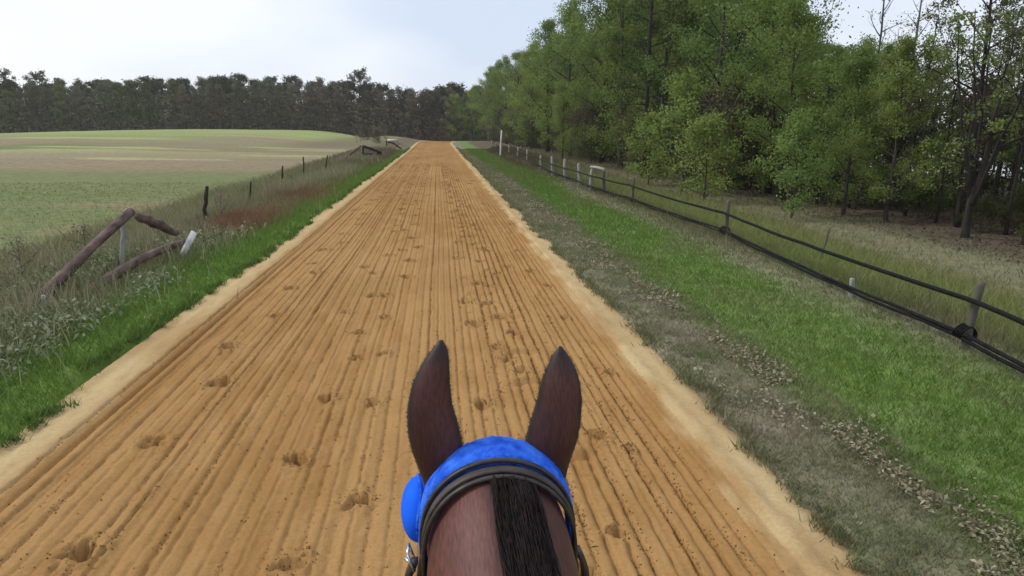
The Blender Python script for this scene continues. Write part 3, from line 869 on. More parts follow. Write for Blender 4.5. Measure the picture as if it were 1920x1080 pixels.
# thin trunks through which the light shows at the right
for (xx, yy) in [(14.6, 10.2), (15.8, 11.9), (16.2, 13.6), (17.8, 13.0), (18.6, 15.6), (15.0, 16.4), (14.2, 17.6), (19.5, 17.4), (17.0, 16.2), (20.2, 14.8), (16.6, 18.2), (20.5, 20.5), (18.8, 11.8), (14.0, 14.4), (13.0, 16.6), (12.4, 12.2), (12.8, 15.2), (13.9, 13.3), (14.9, 13.2), (13.2, 10.4), (15.2, 14.0), (16.9, 14.6), (13.7, 15.6), (14.5, 15.4), (15.7, 15.7), (16.4, 16.9), (17.9, 14.4), (14.3, 12.6), (18.9, 18.4), (17.6, 18.6)]:
    put_tree('sparse%d' % int(tr.integers(0, 2)), xx, yy, tr.uniform(.34, .46), tr.uniform(0, 6.28), 'sparse_tree', 'thin dark trunk among those with sky showing between them at the right', 'tree', 'thin trunks at the right end of the wood')

# saplings and shrubs along the foot of the wood
for (key, x, y, s, lab, nm) in [
        ('sapling0', 9.5, 16.4, .62, 'leafy green sapling in front of the wood below the gap of sky', 'sapling'),
        ('sapling1', 8.6, 20.2, .85, 'low pale green bush close behind the fence rails', 'bush'),
        ('sapling0', 9.0, 23.2, .95, 'green sapling before the wood right of the tall dark trunk', 'sapling'),
        ('sapling1', 8.9, 26.8, .9, 'bushy sapling at the foot of the tall dark trunk', 'sapling')]:
    put_tree(key, x, y, s, tr.uniform(0, 6.28), nm, lab, 'sapling' if nm == 'sapling' else 'bush', 'saplings in front of the wood')
y = 17.0
while y < 110:
    put_tree(['sapling0', 'sapling1', 'sapling0'][int(tr.integers(0, 3))], 12.6 + tr.uniform(-.6, 1.6) - .010 * max(0, y - 40), y, tr.uniform(.55, .9) * (1 + y / 110), tr.uniform(0, 6.28), 'sapling', 'young leafy sapling filling the space between the front trunks of the wood', 'sapling', 'saplings between the trunks')
    y += 1.9 + y * .05
y = 9.5
while y < 120:
    xx = 11.2 + tr.uniform(-.7, 1.6) - .012 * max(0, y - 40)
    key = ['shrub0', 'shrub1', 'shrub1', 'sapling0'][int(tr.integers(0, 4))]
    if y < 17: key = 'shrub0'; xx += 1.0
    put_tree(key, xx, y, tr.uniform(.75, 1.15) * (1 + y / 160) * (.5 if key == 'sapling0' else .8 if y > 17 else .42), tr.uniform(0, 6.28), 'shrub', {'shrub0': 'low green', 'shrub1': 'brown twiggy', 'sapling0': 'light green upright'}[key] + ' shrub along the front foot of the wood', 'shrub', 'undergrowth shrubs along the wood')
    if y < 17:
        y += 1.6 + y * .045
        continue
    put_tree('shrub1', xx + tr.uniform(2, 5), y + tr.uniform(0, 1.5), tr.uniform(.8, 1.2) * (1 + y / 160), tr.uniform(0, 6.28), 'shrub', 'brown twiggy shrub deep in the shade under the wood', 'shrub', 'undergrowth shrubs along the wood')
    put_tree('shrub1', xx + tr.uniform(.6, 2.4), y + tr.uniform(0, 1.5), tr.uniform(.9, 1.3) * (1 + y / 140), tr.uniform(0, 6.28), 'shrub', 'brown twiggy shrub in the second line of undergrowth under the wood', 'shrub', 'undergrowth shrubs along the wood')
    y += 1.6 + y * .045

for (xx, yy, ss) in [(14.6, 14.2, .62), (15.6, 13.0, .7), (16.4, 15.2, .75), (17.4, 13.8, .8), (17.0, 17.2, .8), (18.6, 16.4, .85), (19.4, 14.4, .9), (15.4, 17.4, .7), (18.2, 19.0, .9), (20.4, 17.8, .9), (19.6, 21.0, 1.0)]:
    put_tree('sapling0' if ss > .74 else 'shrub0', xx, yy, ss * (.75 if ss > .74 else 1.0), tr.uniform(0, 6.28), 'bush', 'green bush among the thin trunks in front of the bright water', 'bush', 'bushes before the water')
# dead weed bushes along the broken fence and on the bank at the end of the track
for q in range(16):
    yy = 8 * (1.14 ** q)
    put_tree('deadweed', -6.1 + tr.uniform(-.5, .6), yy + tr.uniform(-.5, .5), tr.uniform(.4, .75), tr.uniform(0, 6.28), 'weed_bush', 'small dead weed bush standing in the broken fence line left of the track', 'bush', 'weed bushes along the broken fence')
for q in range(14):
    put_tree(['deadweed', 'shrub1', 'deadweed'][q % 3], -6.4 - tr.uniform(0, 5.5), 92 + q * 3.2 + tr.uniform(-1, 1), tr.uniform(.6, .8) * (1 if q % 3 == 1 else 1.9), tr.uniform(0, 6.28), 'weed_bush', 'brown bush on the low bank left of the far end of the track', 'bush', 'bushes on the far bank')
# low green shrubs at the right edge
for (xx, yy, ss) in [(12.6, 10.6, .5), (13.4, 9.8, .6), (13.2, 12.0, .45), (14.4, 11.0, .6), (12.9, 13.9, .4)]:
    put_tree('shrub0', xx, yy, ss, tr.uniform(0, 6.28), 'shrub', 'low dark green shrub around the thick forked trunk at the right edge', 'shrub', 'green shrubs by the forked trunk')

# the far dark wood beyond the field
FAR = 'dark treeline beyond the field'
for row, (yy, dens, hs) in enumerate([(163, 3.1, .76), (168, 3.3, .85), (174, 3.6, .88), (182, 4.2, .88)]):
    xx = -128.0
    while xx < 20:
        if row == 0:
            q = [2, 3, 5, 3, 4, 2][int(tr.integers(0, 6))]
        else:
            q = [0, 1, 0, 3, 1, 2][int(tr.integers(0, 6))]
        if xx < -60 and tr.uniform() < .3: q = 4
        if xx > -28 and row == 0 and tr.uniform() < .6: q = 5
        s = hs * tr.uniform(.9, 1.06)
        yj = yy + tr.uniform(-1.5, 1.5)
        s *= 1 + .26 * math.exp(-((xx - 2) / 17) ** 2)
        put_tree('far%d' % q, xx + tr.uniform(-.8, .8), yj, s, tr.uniform(0, 6.28), 'far_tree', ['dark narrow pine', 'dark bare-stemmed pine with bushy top', 'grey leafless twiggy tree', 'olive brown bushy tree', 'dull green leafy tree', 'reddish brown twiggy tree'][q] + ' massed in the even-topped wood beyond the field', 'tree', FAR)
        xx += dens * tr.uniform(.75, 1.3)
put_tree('roundpine', -18.6, 166, .83, .4, 'pine_tree', 'dark round-topped pine rising above the treeline left of the track end', 'tree', FAR)
put_tree('flatpine', -98.5, 166, .82, 2.0, 'pine_tree', 'lone flat-topped pine above the treeline at the far left', 'tree', FAR)
put_tree('roundpine', -92.5, 168, .74, 1.2, 'pine_tree', 'ragged pine right of the lone flat-topped one at the far left', 'tree', FAR)
put_tree('roundpine', -1.0, 164, .72, 3.0, 'pine_tree', 'dark pine directly above the far end of the track', 'tree', FAR)
# brush added to darken the foot of the far wood and block horizon light
N = 45000
x = tr.uniform(-132, 26, N); y = 161 + tr.gamma(2.0, 2.2, N)
h = tr.uniform(0, 1, N) ** 1.3 * 8.0
z0 = terrain(x, y) + h
nr = tr.normal(0, 1, (N, 3)); nr /= np.linalg.norm(nr, axis=1)[:, None]
ax = np.cross(nr, tr.normal(0, 1, (N, 3))); ax /= np.linalg.norm(ax, axis=1)[:, None]; bb = np.cross(nr, ax)
S = tr.uniform(.2, .6, N)[:, None]
c0 = np.stack([x, y, z0], -1)
v = np.stack([c0 - ax * S, c0 + bb * S * .4, c0 + ax * S, c0 - bb * S * .4], 1)
cc = lerp((0.095, 0.083, 0.060), (0.165, 0.145, 0.105), tr.uniform(0, 1, N))
link('far_brush', mesh_np('far_brush', v.reshape(-1, 3), np.arange(N * 4).reshape(-1, 4), np.repeat(cc, 4, axis=0)), M_needle, label='dark tangled brush added to close the foot of the far wood', cat='brush', kind='stuff')

# ------------------------------------------------------------------ the thin haze of an overcast spring day
hb = MB()
x0, x1, y0, y1, z0, z1 = -905, 905, -305, 1505, -8, 27
hb.add([(x, y, z) for z in (z0, z1) for y in (y0, y1) for x in (x0, x1)], [[0, 2, 3, 1], [4, 5, 7, 6], [0, 1, 5, 4], [2, 6, 7, 3], [0, 4, 6, 2], [1, 3, 7, 5]])
m_h = bpy.data.materials.new('thin_haze'); m_h.use_nodes = True
nh = m_h.node_tree.nodes; nh.clear()
oh = nh.new('ShaderNodeOutputMaterial'); vh = nh.new('ShaderNodeVolumePrincipled')
vh.inputs['Color'].default_value = (1.0, 0.99, 0.96, 1); vh.inputs['Density'].default_value = 0.0003; vh.inputs['Anisotropy'].default_value = 0.1
m_h.node_tree.links.new(vh.outputs['Volume'], oh.inputs['Volume'])
link('haze', hb.build('haze', False), m_h, None, 'thin pale haze filling the air over field and track', 'haze', kind='stuff')

# ------------------------------------------------------------------ black-railed fence on the right
def tz(x, y):
    return float(terrain(np.array([float(x)]), np.array([float(y)]))[0])


def post_mesh(h, r, seed, square=False):
    r_ = np.random.default_rng(seed)
    mb = MB()
    zz = np.array([-.3, 0, h * .35, h * .7, h * .94, h])
    P = np.stack([np.cumsum(r_.normal(0, .004, 6)), np.cumsum(r_.normal(0, .004, 6)), zz], -1)
    mb.tube(P, r * np.array([1.08, 1.08, 1.0, .97, .93, .75]) * r_.uniform(.95, 1.05, 6), 4 if square else 9)
    return mb.build('post', not square)


fence_pts = [(4.3, -3.0), (4.95, 2.2), (5.74, 6.1), (6.25, 13.35), (6.12, 19.95), (6.0, 23.1), (5.92, 24.85), (6.0, 27.2), (5.9, 30.1), (5.78, 32.6), (6.1, 38.5), (6.2, 45.3), (6.3, 51.7), (6.3, 57.9), (6.45, 66.0), (6.6, 74.0), (6.8, 82.0)]
fence = link('rail_fence', None, None, None, 'long low fence of weathered posts with two sagging black rails', 'fence', loc=(6.0, 10, 0))
fence.empty_display_size = .3
off = Vector((6.0, 10, 0))
hs_ = [.8, .8, .78, .86, .86, .88, .86, .92, .98, .98, .8, .9, .9, .9, .95, .9, .9]
for k, (x, y) in enumerate(fence_pts):
    pale = y > 22
    me = post_mesh(hs_[k], .045 if not pale else .07, 300 + k)
    o = link('post', me, M_palewood if pale and k not in (5,) else M_oldwood, fence)
    o.location = Vector((x, y, tz(x, y) + .02)) - off
    o.rotation_euler = (R_(random.Random(k).uniform(-3, 3)), R_(random.Random(k + 50).uniform(-4, 4)), 0)
# extra leaning stake and the short white-topped stub between posts
o = link('stake', post_mesh(.72, .016, 351), M_oldwood, fence); o.location = Vector((6.62, 10.4, .02)) - off; o.rotation_euler = (R_(-6), R_(16), 0)
o = link('stub', post_mesh(.30, .035, 352), M_palewood, fence); o.location = Vector((5.84, 8.3, .02)) - off
# pale crossbar between two posts (gate frame)
bar = MB().tube(np.array([[5.98, 23.05, .93], [5.95, 24.0, .95], [5.92, 24.92, .92]]), .06, 4)
o = link('crossbar', bar.build('crossbar', False), M_palewood, fence); o.location = -off


def rail(z0, amp, r, seed, side):
    r_ = np.random.default_rng(seed)
    P = []
    for a, b in zip(fence_pts[:-1], fence_pts[1:]):
        m = 12
        L = math.hypot(b[0] - a[0], b[1] - a[1])
        for q in range(m):
            t = q / m
            x = a[0] + (b[0] - a[0]) * t; y = a[1] + (b[1] - a[1]) * t
            sag = -amp * (L / 7) * 4 * t * (1 - t)
            P.append((x + side, y, tz(x, y) + z0 + sag + r_.normal(0, .003) + .015 * math.sin(y * .35 + seed)))
    P = np.array(P)
    return P


P = rail(.62, .035, .04, 1, -.1)
o = link('rail', MB().tube(P, .028, 8, flat=.75).build('rail'), M_black, fence, label='upper black rail'); o.location = -off
P = rail(.22, .03, .04, 2, -.1)
mb = MB().tube(P + [0, 0, .022], .024, 8).tube(P + [0, .0, -.028] + np.stack([0 * P[:, 0], 0 * P[:, 0], .010 * np.sin(P[:, 1] * 3.1)], -1), .022, 8)
o = link('rail', mb.build('rail'), M_black, fence, label='lower doubled black rail'); o.location = -off
wrap = MB()
for (x, y, z) in [(5.64, 6.1, .22), (6.16, 13.35, .22)]:
    for q in range(4):
        a = np.linspace(0, 6.3, 12)
        wrap.tube(np.stack([x + .06 + .10 * np.cos(a), y + (q - 1.5) * .03 + .02 * np.sin(a * 2), z + .075 * np.sin(a) + .004 * q], -1), .012, 5)
o = link('wire_tie', wrap.build('wire_tie'), M_black, fence); o.location = -off

# tall white marker pole beside the track
mb = MB().tube(np.array([[5.5, 57.9, -.3], [5.52, 57.9, 0], [5.56, 57.9, 1.1], [5.64, 57.9, 2.2]]), [.075, .075, .07, .065], 8)
o = link('marker_pole', mb.build('marker_pole'), M_whitewood, None, 'tall thin white pole standing in front of the fence far down the track', 'pole')

# ------------------------------------------------------------------ broken fence on the left
def log_obj(name, P, Rr, mat, label, cat, k=10, seed=0, group='remains of the broken fence'):
    r_ = np.random.default_rng(seed + 900)
    P = np.asarray(P, float)
    n = 9
    t = np.linspace(0, 1, n); s = np.linspace(0, 1, len(P))
    Q = np.stack([np.interp(t, s, P[:, j]) for j in range(3)], -1)
    Q[1:-1] += r_.normal(0, .013, (n - 2, 3))
    rad = np.interp(t, np.linspace(0, 1, len(np.atleast_1d(Rr))), np.atleast_1d(Rr)) * r_.uniform(.85, 1.12, n)
    org = Q[0].copy(); org[2] = max(0, org[2])
    o = link(name, MB().tube(Q - org, rad, k).build(name), mat, None, label, cat, group)
    o.location = org
    return o


lg = log_obj('leaning_log', [(-5.50, 8.35, -.12), (-5.43, 9.2, .22), (-5.18, 11.45, 1.03)], [.10, .09, .08, .07], M_log, 'long red brown log leaning up onto the thin post', 'log')
cap = MB().tube(np.array([[0.30, 3.06, 1.02], [.315, 3.12, 1.06]]), [.075, .05], 7)
o = link('splintered_end', cap.build('splintered_end'), M_whitewood, lg)
log_obj('broken_log', [(-5.12, 11.5, .95), (-4.98, 11.9, .74), (-4.83, 12.3, .53)], [.06, .085, .09, .06], M_log, 'short broken red brown log hanging from the top of the leaning one', 'log', seed=1)
log_obj('fallen_rail', [(-5.08, 9.3, .08), (-5.06, 11.0, .24), (-4.98, 12.4, .27), (-4.94, 12.95, .26)], [.075, .075, .07, .06], M_log, 'fallen red brown rail lying in the weeds below the leaning log', 'rail', seed=2)
log_obj('fallen_pole', [(-4.86, 13.7, .16), (-4.9, 15.0, .12), (-5.0, 16.4, .06)], [.04, .035, .03], M_darkwood, 'thin dark pole on the ground pointing at the red grass', 'pole', seed=3)
log_obj('fence_post', [(-5.40, 11.35, -.3), (-5.36, 11.37, .4), (-5.30, 11.4, .93)], [.045, .045, .04], M_palewood, 'thin grey post propping up the leaning log', 'post', seed=4)
log_obj('fence_post', [(-5.07, 8.52, -.3), (-5.07, 8.52, .12), (-5.05, 8.52, .33)], [.03, .03, .025], M_palewood, 'short pale stake under the low end of the leaning log', 'post', seed=5)
log_obj('fence_post', [(-5.93, 17.0, -.3), (-5.9, 17.0, .4), (-5.78, 16.95, .98)], [.055, .05, .045], M_darkwood, 'dark post standing right of the broken log before the field', 'post', seed=6)
log_obj('fence_post', [(-5.60, 6.9, -.3), (-5.62, 6.9, .4), (-5.60, 6.9, .85)], [.05, .05, .04], M_oldwood, 'old grey post in the weeds at the far left', 'post', seed=7)
# the board: a thin plank propped against the rail
bd = MB()
_A = np.array([.27, .10, .50]); _W = np.array([.092, -.03, -.045]); _T = np.array([.012, .028, -.012])
_pts = [a * _A + w * _W * .5 + t * _T * .5 for a in (0, 1) for w in (-1, 1) for t in (-1, 1)]
bd.add(_pts, [[0, 1, 3, 2], [4, 6, 7, 5], [0, 4, 5, 1], [2, 3, 7, 6], [0, 2, 6, 4], [1, 5, 7, 3]])
o = link('white_board', bd.build('white_board', False), M_whitewood, None, 'white painted board propped on the end of the fallen rail', 'board', 'remains of the broken fence', loc=(-4.78, 12.2, .04))
far_left = [
    ([(-6.1, 21.5, -.3), (-6.05, 21.5, .3), (-5.95, 21.4, .75)], .045, 'dark stub post beyond the red grass on the left'),
    ([(-6.45, 27.5, -.3), (-6.4, 27.5, .4), (-6.3, 27.4, .9)], .05, 'crooked dark post, second beyond the red grass'),
    ([(-6.55, 32.5, -.3), (-6.5, 32.5, .5), (-6.48, 32.5, 1.05)], .05, 'slim dark post, third beyond the red grass'),
    ([(-5.85, 34.3, -.3), (-5.75, 34.3, .5), (-5.6, 34.2, 1.05)], .045, 'dark post tilting towards the track, fourth beyond the red grass')]
for q, (P, r0, lab) in enumerate(far_left):
    log_obj('fence_post', P, [r0 * .75, r0 * .75, r0 * .6], M_darkwood, lab, 'post', seed=20 + q)
log_obj('leaning_log', [(-7.1, 47.5, .0), (-6.6, 50, .5), (-6.1, 53, 1.0)], [.12, .11, .10], M_log, 'distant pinkish log sloping up from the field edge', 'log', seed=30)
log_obj('broken_log', [(-5.9, 53.2, 1.0), (-5.3, 54, .75), (-4.7, 55, .42)], [.11, .11, .10], M_darkwood, 'distant dark log sloping down beside the distant pinkish one', 'log', seed=31)
log_obj('broken_log', [(-5.9, 53.4, .35), (-5.3, 54.2, .33), (-4.72, 55.1, .32)], [.10, .10, .09], M_darkwood, 'distant dark log lying under the sloping dark one', 'log', seed=32)
log_obj('fence_post', [(-5.95, 53.3, -.3), (-5.95, 53.3, .5), (-5.93, 53.3, 1.05)], [.08, .08, .07], M_darkwood, 'distant dark post holding the sloping logs', 'post', seed=33)
log_obj('broken_log', [(-5.6, 74.8, .9), (-5.0, 75.2, .75), (-4.2, 76, .1)], [.09, .09, .08], M_darkwood, 'farthest dark broken log by the left edge of the track', 'log', seed=34)
log_obj('fence_post', [(-5.75, 75, -.3), (-5.72, 75, .5), (-5.7, 75, 1.15)], [.08, .08, .07], M_darkwood, 'farthest dark post left of the track', 'post', seed=35)
o = link('white_board', MB().tube(np.array([[-.55, 0, 0], [0, .1, .03], [.55, .2, .0]]), .13, 4, flat=.4).build('white_board', False), M_whitewood, None, 'white board lying across the farthest broken log', 'board', 'remains of the broken fence', loc=(-5.1, 74.8, 1.02))

# ------------------------------------------------------------------ the horse
HX = 0.085          # centre line of the horse


def loft(rings, k=28, egg=.08, flat=1.0):
    """rings: list of (centre, half width, half height, axis tilt in radians about X); closed tube"""
    V = []; ang = np.arange(k) * 2 * math.pi / k
    for (c, hw, hh, tilt) in rings:
        s, co = np.sin(ang), np.cos(ang)
        lx = hw * s * (1 - egg * co)
        lz = hh * np.sign(co) * np.abs(co) ** flat
        V.append(np.stack([c[0] + lx, c[1] - lz * math.sin(tilt), c[2] + lz * math.cos(tilt)], -1))
    n = len(rings)
    V = np.vstack(V + [np.array([rings[0][0]]), np.array([rings[-1][0]])])
    i = np.arange(n - 1)[:, None] * k; j = np.arange(k)[None]; j2 = (j + 1) % k
    Q = np.stack([i + j, i + k + j, i + k + j2, i + j2], -1).reshape(-1, 4)
    T = [[n * k, j, (j + 1) % k] for j in range(k)] + [[n * k + 1, (n - 1) * k + (j + 1) % k, (n - 1) * k + j] for j in range(k)]
    return V, Q, np.array(T)


def resample(rings, m):
    n = len(rings); t = np.linspace(0, 1, n); s = np.linspace(0, 1, (n - 1) * m + 1)
    A = np.array([[*r[0], r[1], r[2], r[3]] for r in rings])
    # Catmull-Rom through the rings
    out = []
    for q in s:
        f = q * (n - 1); i = min(int(f), n - 2); u = f - i
        p0, p1, p2, p3 = A[max(i - 1, 0)], A[i], A[i + 1], A[min(i + 2, n - 1)]
        v = .5 * ((2 * p1) + (-p0 + p2) * u + (2 * p0 - 5 * p1 + 4 * p2 - p3) * u * u + (-p0 + 3 * p1 - 3 * p2 + p3) * u ** 3)
        out.append((v[:3], max(v[3], .01), max(v[4], .01), v[5]))
    return out


pieces = []
trunk = [((HX - .01, 1.055, 1.70), .085, .105, 0), ((HX, 1.00, 1.705), .112, .142, 0), ((HX, .92, 1.695), .122, .156, 0), ((HX, .75, 1.625), .128, .186, 0), ((HX, .52, 1.51), .145, .24, 0),
         ((HX, .28, 1.38), .19, .32, 0), ((HX, .05, 1.30), .25, .335, 0), ((HX, -.2, 1.265), .28, .31, 0), ((HX, -.5, 1.24), .305, .29, 0), ((HX, -.8, 1.265), .295, .285, 0),
         ((HX, -1.05, 1.30), .285, .275, 0), ((HX, -1.25, 1.30), .22, .235, 0), ((HX, -1.37, 1.28), .10, .13, 0)]
pieces.append(loft(resample(trunk, 3), 36, .08, .86))
# head, turned a little to the left
hd = np.array([math.sin(R_(-10)) * .62, math.cos(R_(-10)) * .62, -.78]); hd /= np.linalg.norm(hd)
H0 = np.array([HX, 1.02, 1.735])
ht = math.atan2(-hd[2], hd[1]) - 0.0
def hp(s, up=0.0):
    return H0 + hd * s + np.array([0, 1, 0]) * up
head = [(hp(-.06), .07, .085, -.9), (hp(.03), .10, .125, -.9), (hp(.14), .115, .15, -.9), (hp(.24), .105, .145, -.9), (hp(.36), .078, .115, -.9), (hp(.48), .06, .088, -.9), (hp(.57), .058, .078, -.9), (hp(.63), .05, .06, -.9), (hp(.66), .02, .03, -.9)]
pieces.append(loft(resample(head, 3)))


def leg(px, py, pts, rad):
    rings = [((px + p[0], py + p[1], p[2]), r[0], r[1], math.pi / 2) for p, r in zip(pts, rad)]
    return loft(resample(rings, 2), 18, 0)


f_r = [(.12, .16), (.095, .125), (.062, .075), (.055, .06), (.058, .062), (.036, .042), (.034, .04), (.042, .048), (.034, .042), (.055, .065), (.062, .075)]
b_r = [(.15, .24), (.135, .19), (.085, .115), (.06, .08), (.058, .075), (.04, .05), (.036, .044), (.044, .052), (.036, .045), (.055, .066), (.062, .075)]
# walk/trot: left fore reaching forward, right fore back
pieces.append(leg(HX - .15, .24, [(0, -.02, 1.25), (0, .02, 1.05), (0, .10, .80), (0, .17, .62), (0, .18, .52), (0, .20, .42), (0, .22, .26), (0, .235, .17), (0, .27, .10), (0, .29, .05), (0, .30, .01)], f_r))
pieces.append(leg(HX + .15, .20, [(0, -.02, 1.25), (0, -.02, 1.05), (0, -.06, .80), (0, -.10, .60), (0, -.13, .50), (0, -.19, .40), (0, -.26, .26), (0, -.29, .17), (0, -.28, .10), (0, -.27, .05), (0, -.26, .01)], f_r))
pieces.append(leg(HX - .16, -1.05, [(0, -.02, 1.25), (0, .03, 1.0), (0, .02, .78), (0, -.12, .62), (0, -.20, .52), (0, -.22, .42), (0, -.27, .26), (0, -.29, .17), (0, -.27, .10), (0, -.25, .05), (0, -.24, .01)], b_r))
pieces.append(leg(HX + .16, -1.05, [(0, -.02, 1.25), (0, .10, 1.0), (0, .18, .80), (0, .10, .63), (0, .04, .53), (0, .06, .43), (0, .12, .27), (0, .14, .18), (0, .17, .10), (0, .19, .05), (0, .20, .01)], b_r))
vs, qs, ts, n0 = [], [], [], 0
for v, q, t in pieces:
    vs.append(v); qs.append(q + n0); ts.append(t + n0); n0 += len(v)
me0 = mesh_np('horse_raw', np.vstack(vs), [np.vstack(qs), np.vstack(ts)])
tmp = bpy.data.objects.new('horse_raw', me0); col.objects.link(tmp)
rm = tmp.modifiers.new('r', 'REMESH'); rm.mode = 'VOXEL'; rm.voxel_size = .013
sm = tmp.modifiers.new('s', 'SMOOTH'); sm.factor = .5; sm.iterations = 5
bpy.context.view_layer.update()
dg = bpy.context.evaluated_depsgraph_get()
ev = tmp.evaluated_get(dg)
em = ev.to_mesh()
nv = len(em.vertices); BV = np.empty(nv * 3, np.float32); em.vertices.foreach_get('co', BV); BV = BV.reshape(-1, 3).astype(float)
em.calc_loop_triangles()
BT = np.empty(len(em.loop_triangles) * 3, np.int32); em.loop_triangles.foreach_get('vertices', BT); BT = BT.reshape(-1, 3)
ev.to_mesh_clear()
bpy.data.objects.remove(tmp)


def ear(levels, lean_back):
    """levels: (x centre, y, z, half width, cup depth, twist); back of the ear faces the rider, the cup opens forward"""
    k = 20; V = []
    for (xc, yc, zc, hw, dp, tw) in levels:
        phi = np.linspace(-math.pi * .5, math.pi * .5, k // 2)
        ox = hw * np.sin(phi); oy = -dp * np.cos(phi)
        ix = (hw * .93) * np.sin(phi[::-1]); iy = -(dp * .62) * np.cos(phi[::-1]) + .003
        X = np.concatenate([ox, ix]); Y = np.concatenate([oy, iy])
        c, s = math.cos(tw), math.sin(tw)
        V.append(np.stack([xc + X * c - Y * s, yc + X * s + Y * c, np.full(k, zc)], -1))
    n = len(levels)
    V = np.vstack(V + [V[-1].mean(0)[None]])
    i = np.arange(n - 1)[:, None] * k; j = np.arange(k)[None]; j2 = (j + 1) % k
    Q = np.stack([i + j, i + j2, i + k + j2, i + k + j], -1).reshape(-1, 4)
    T = np.concatenate([Q[:, [0, 1, 2]], Q[:, [0, 2, 3]], np.array([[(n - 1) * k + a, (n - 1) * k + (a + 1) % k, n * k] for a in range(k)])])
    return V, T


def ear_levels(zs, left, right, ys, tw, up=14):
    z = np.linspace(zs[0], zs[-1], up * 2)
    L = np.interp(z, zs, left); Rr = np.interp(z, zs, right); Y = np.interp(z, zs, ys)
    kx = np.array([.25, .5, .25])
    for arr in (L, Rr):
        arr[1:-1] = .25 * arr[:-2] + .5 * arr[1:-1] + .25 * arr[2:]
    return [((a + b) / 2, y, q, max((b - a) / 2, .002), max((b - a) / 2, .002) * .85, tw) for a, b, y, q in zip(L, Rr, Y, z)]


EARS = []
zl = [1.780, 1.815, 1.850, 1.885, 1.925, 1.965, 2.000, 2.025, 2.042]
EARS.append(ear(ear_levels(zl, [-.040, -.050, -.062, -.067, -.066, -.057, -.040, -.022, -.006], [.035, .033, .030, .024, .013, .010, .010, .008, .000], [1.035, 1.04, 1.045, 1.05, 1.053, 1.057, 1.06, 1.063, 1.065], .12), 0))
zr = [1.780, 1.815, 1.850, 1.885, 1.920, 1.955, 1.985, 2.008, 2.022]
EARS.append(ear(ear_levels(zr, [.135, .139, .143, .152, .164, .172, .183, .194, .205], [.215, .224, .237, .244, .246, .243, .234, .221, .210], [1.035, 1.04, 1.045, 1.05, 1.053, 1.057, 1.06, 1.063, 1.065], -.12), 0))
HVs = [BV]; HT = [BT]; n0 = len(BV); ear_start = n0
for v, t in EARS:
    HVs.append(v); HT.append(t + n0); n0 += len(v)
HV = np.vstack(HVs); HTt = np.vstack(HT)
# coat: bay, with black lower legs, muzzle and ear rims
bay = lerp((0.078, 0.023, 0.017), (0.125, 0.040, 0.029), smooth(.3, .7, fbm(HV[:, 0] * 9 + HV[:, 2] * 3, HV[:, 1] * 6, 5)))
black = np.array((0.010, 0.007, 0.007))
legs_b = smooth(.75, .5, HV[:, 2])
s_h = (HV - H0) @ hd
muz = smooth(.45, .6, s_h) * (HV[:, 1] > 1.1)
kb = np.maximum(legs_b, muz)
ekb = np.zeros(len(HV))
q0 = ear_start
for (v, t), zz in zip(EARS, (2.042, 2.022)):
    n_l = (len(v) - 1) // 20
    ph = np.abs(np.sin(np.linspace(-math.pi / 2, math.pi / 2, 10))); row = np.concatenate([ph, np.ones(10)])
    e = np.concatenate([np.tile(row, n_l), [1.0]])
    ekb[q0:q0 + len(v)] = np.maximum(smooth(.72, .98, e) * .95, smooth(zz - .06, zz - .005, v[:, 2]) * .85)
    q0 += len(v)
kb = np.maximum(kb, ekb)
neck = (HV[:, 1] > .05) & (HV[:, 1] < .93) & (np.arange(len(HV)) < ear_start)
kb = np.maximum(kb, neck * smooth(.058, .028, np.abs(HV[:, 0] - HX - .022 - .015 * np.clip((.92 - HV[:, 1]) / .3, 0, 1)) + .02 * (fbm(HV[:, 0] * 90, HV[:, 1] * 12, 8) - .5)) * (HV[:, 2] > 1.6) * .92)
bay[ear_start:] = bay[ear_start:] * .6  # backlit shade of the ears painted into their coat colour
HC = bay * (1 - kb[:, None]) + black * kb[:, None]
M_coat, n, l, p = new_mat('bay_coat')
at = n.new('ShaderNodeAttribute'); at.attribute_name = 'col'
tc = n.new('ShaderNodeTexCoord'); mp = n.new('ShaderNodeMapping'); mp.inputs['Scale'].default_value = (300, 40, 60)
no = n.new('ShaderNodeTexNoise'); no.inputs['Scale'].default_value = 1.0; no.inputs['Detail'].default_value = 4
mr = n.new('ShaderNodeMapRange'); mr.inputs['From Min'].default_value = .3; mr.inputs['From Max'].default_value = .7; mr.inputs['To Min'].default_value = .62; mr.inputs['To Max'].default_value = 1.35
vm = n.new('ShaderNodeVectorMath'); vm.operation = 'SCALE'
bmp = n.new('ShaderNodeBump'); bmp.inputs['Strength'].default_value = .25; bmp.inputs['Distance'].default_value = .002
l.new(tc.outputs['Object'], mp.inputs['Vector']); l.new(mp.outputs['Vector'], no.inputs['Vector']); l.new(no.outputs['Fac'], mr.inputs['Value'])
l.new(at.outputs['Color'], vm.inputs[0]); l.new(mr.outputs['Result'], vm.inputs['Scale']); l.new(vm.outputs['Vector'], p.inputs['Base Color'])
l.new(no.outputs['Fac'], bmp.inputs['Height']); l.new(bmp.outputs['Normal'], p.inputs['Normal'])
p.inputs['Roughness'].default_value = .55; p.inputs['Specular IOR Level'].default_value = .35
p.inputs['Sheen Weight'].default_value = .08; p.inputs['Sheen Roughness'].default_value = .4; p.inputs['Sheen Tint'].default_value = (.6, .45, .4, 1)
horse = link('horse', mesh_np('horse', HV, HTt, HC, True), M_coat, None, 'dark bay horse heading up the sandy track, ears pricked forward', 'horse')

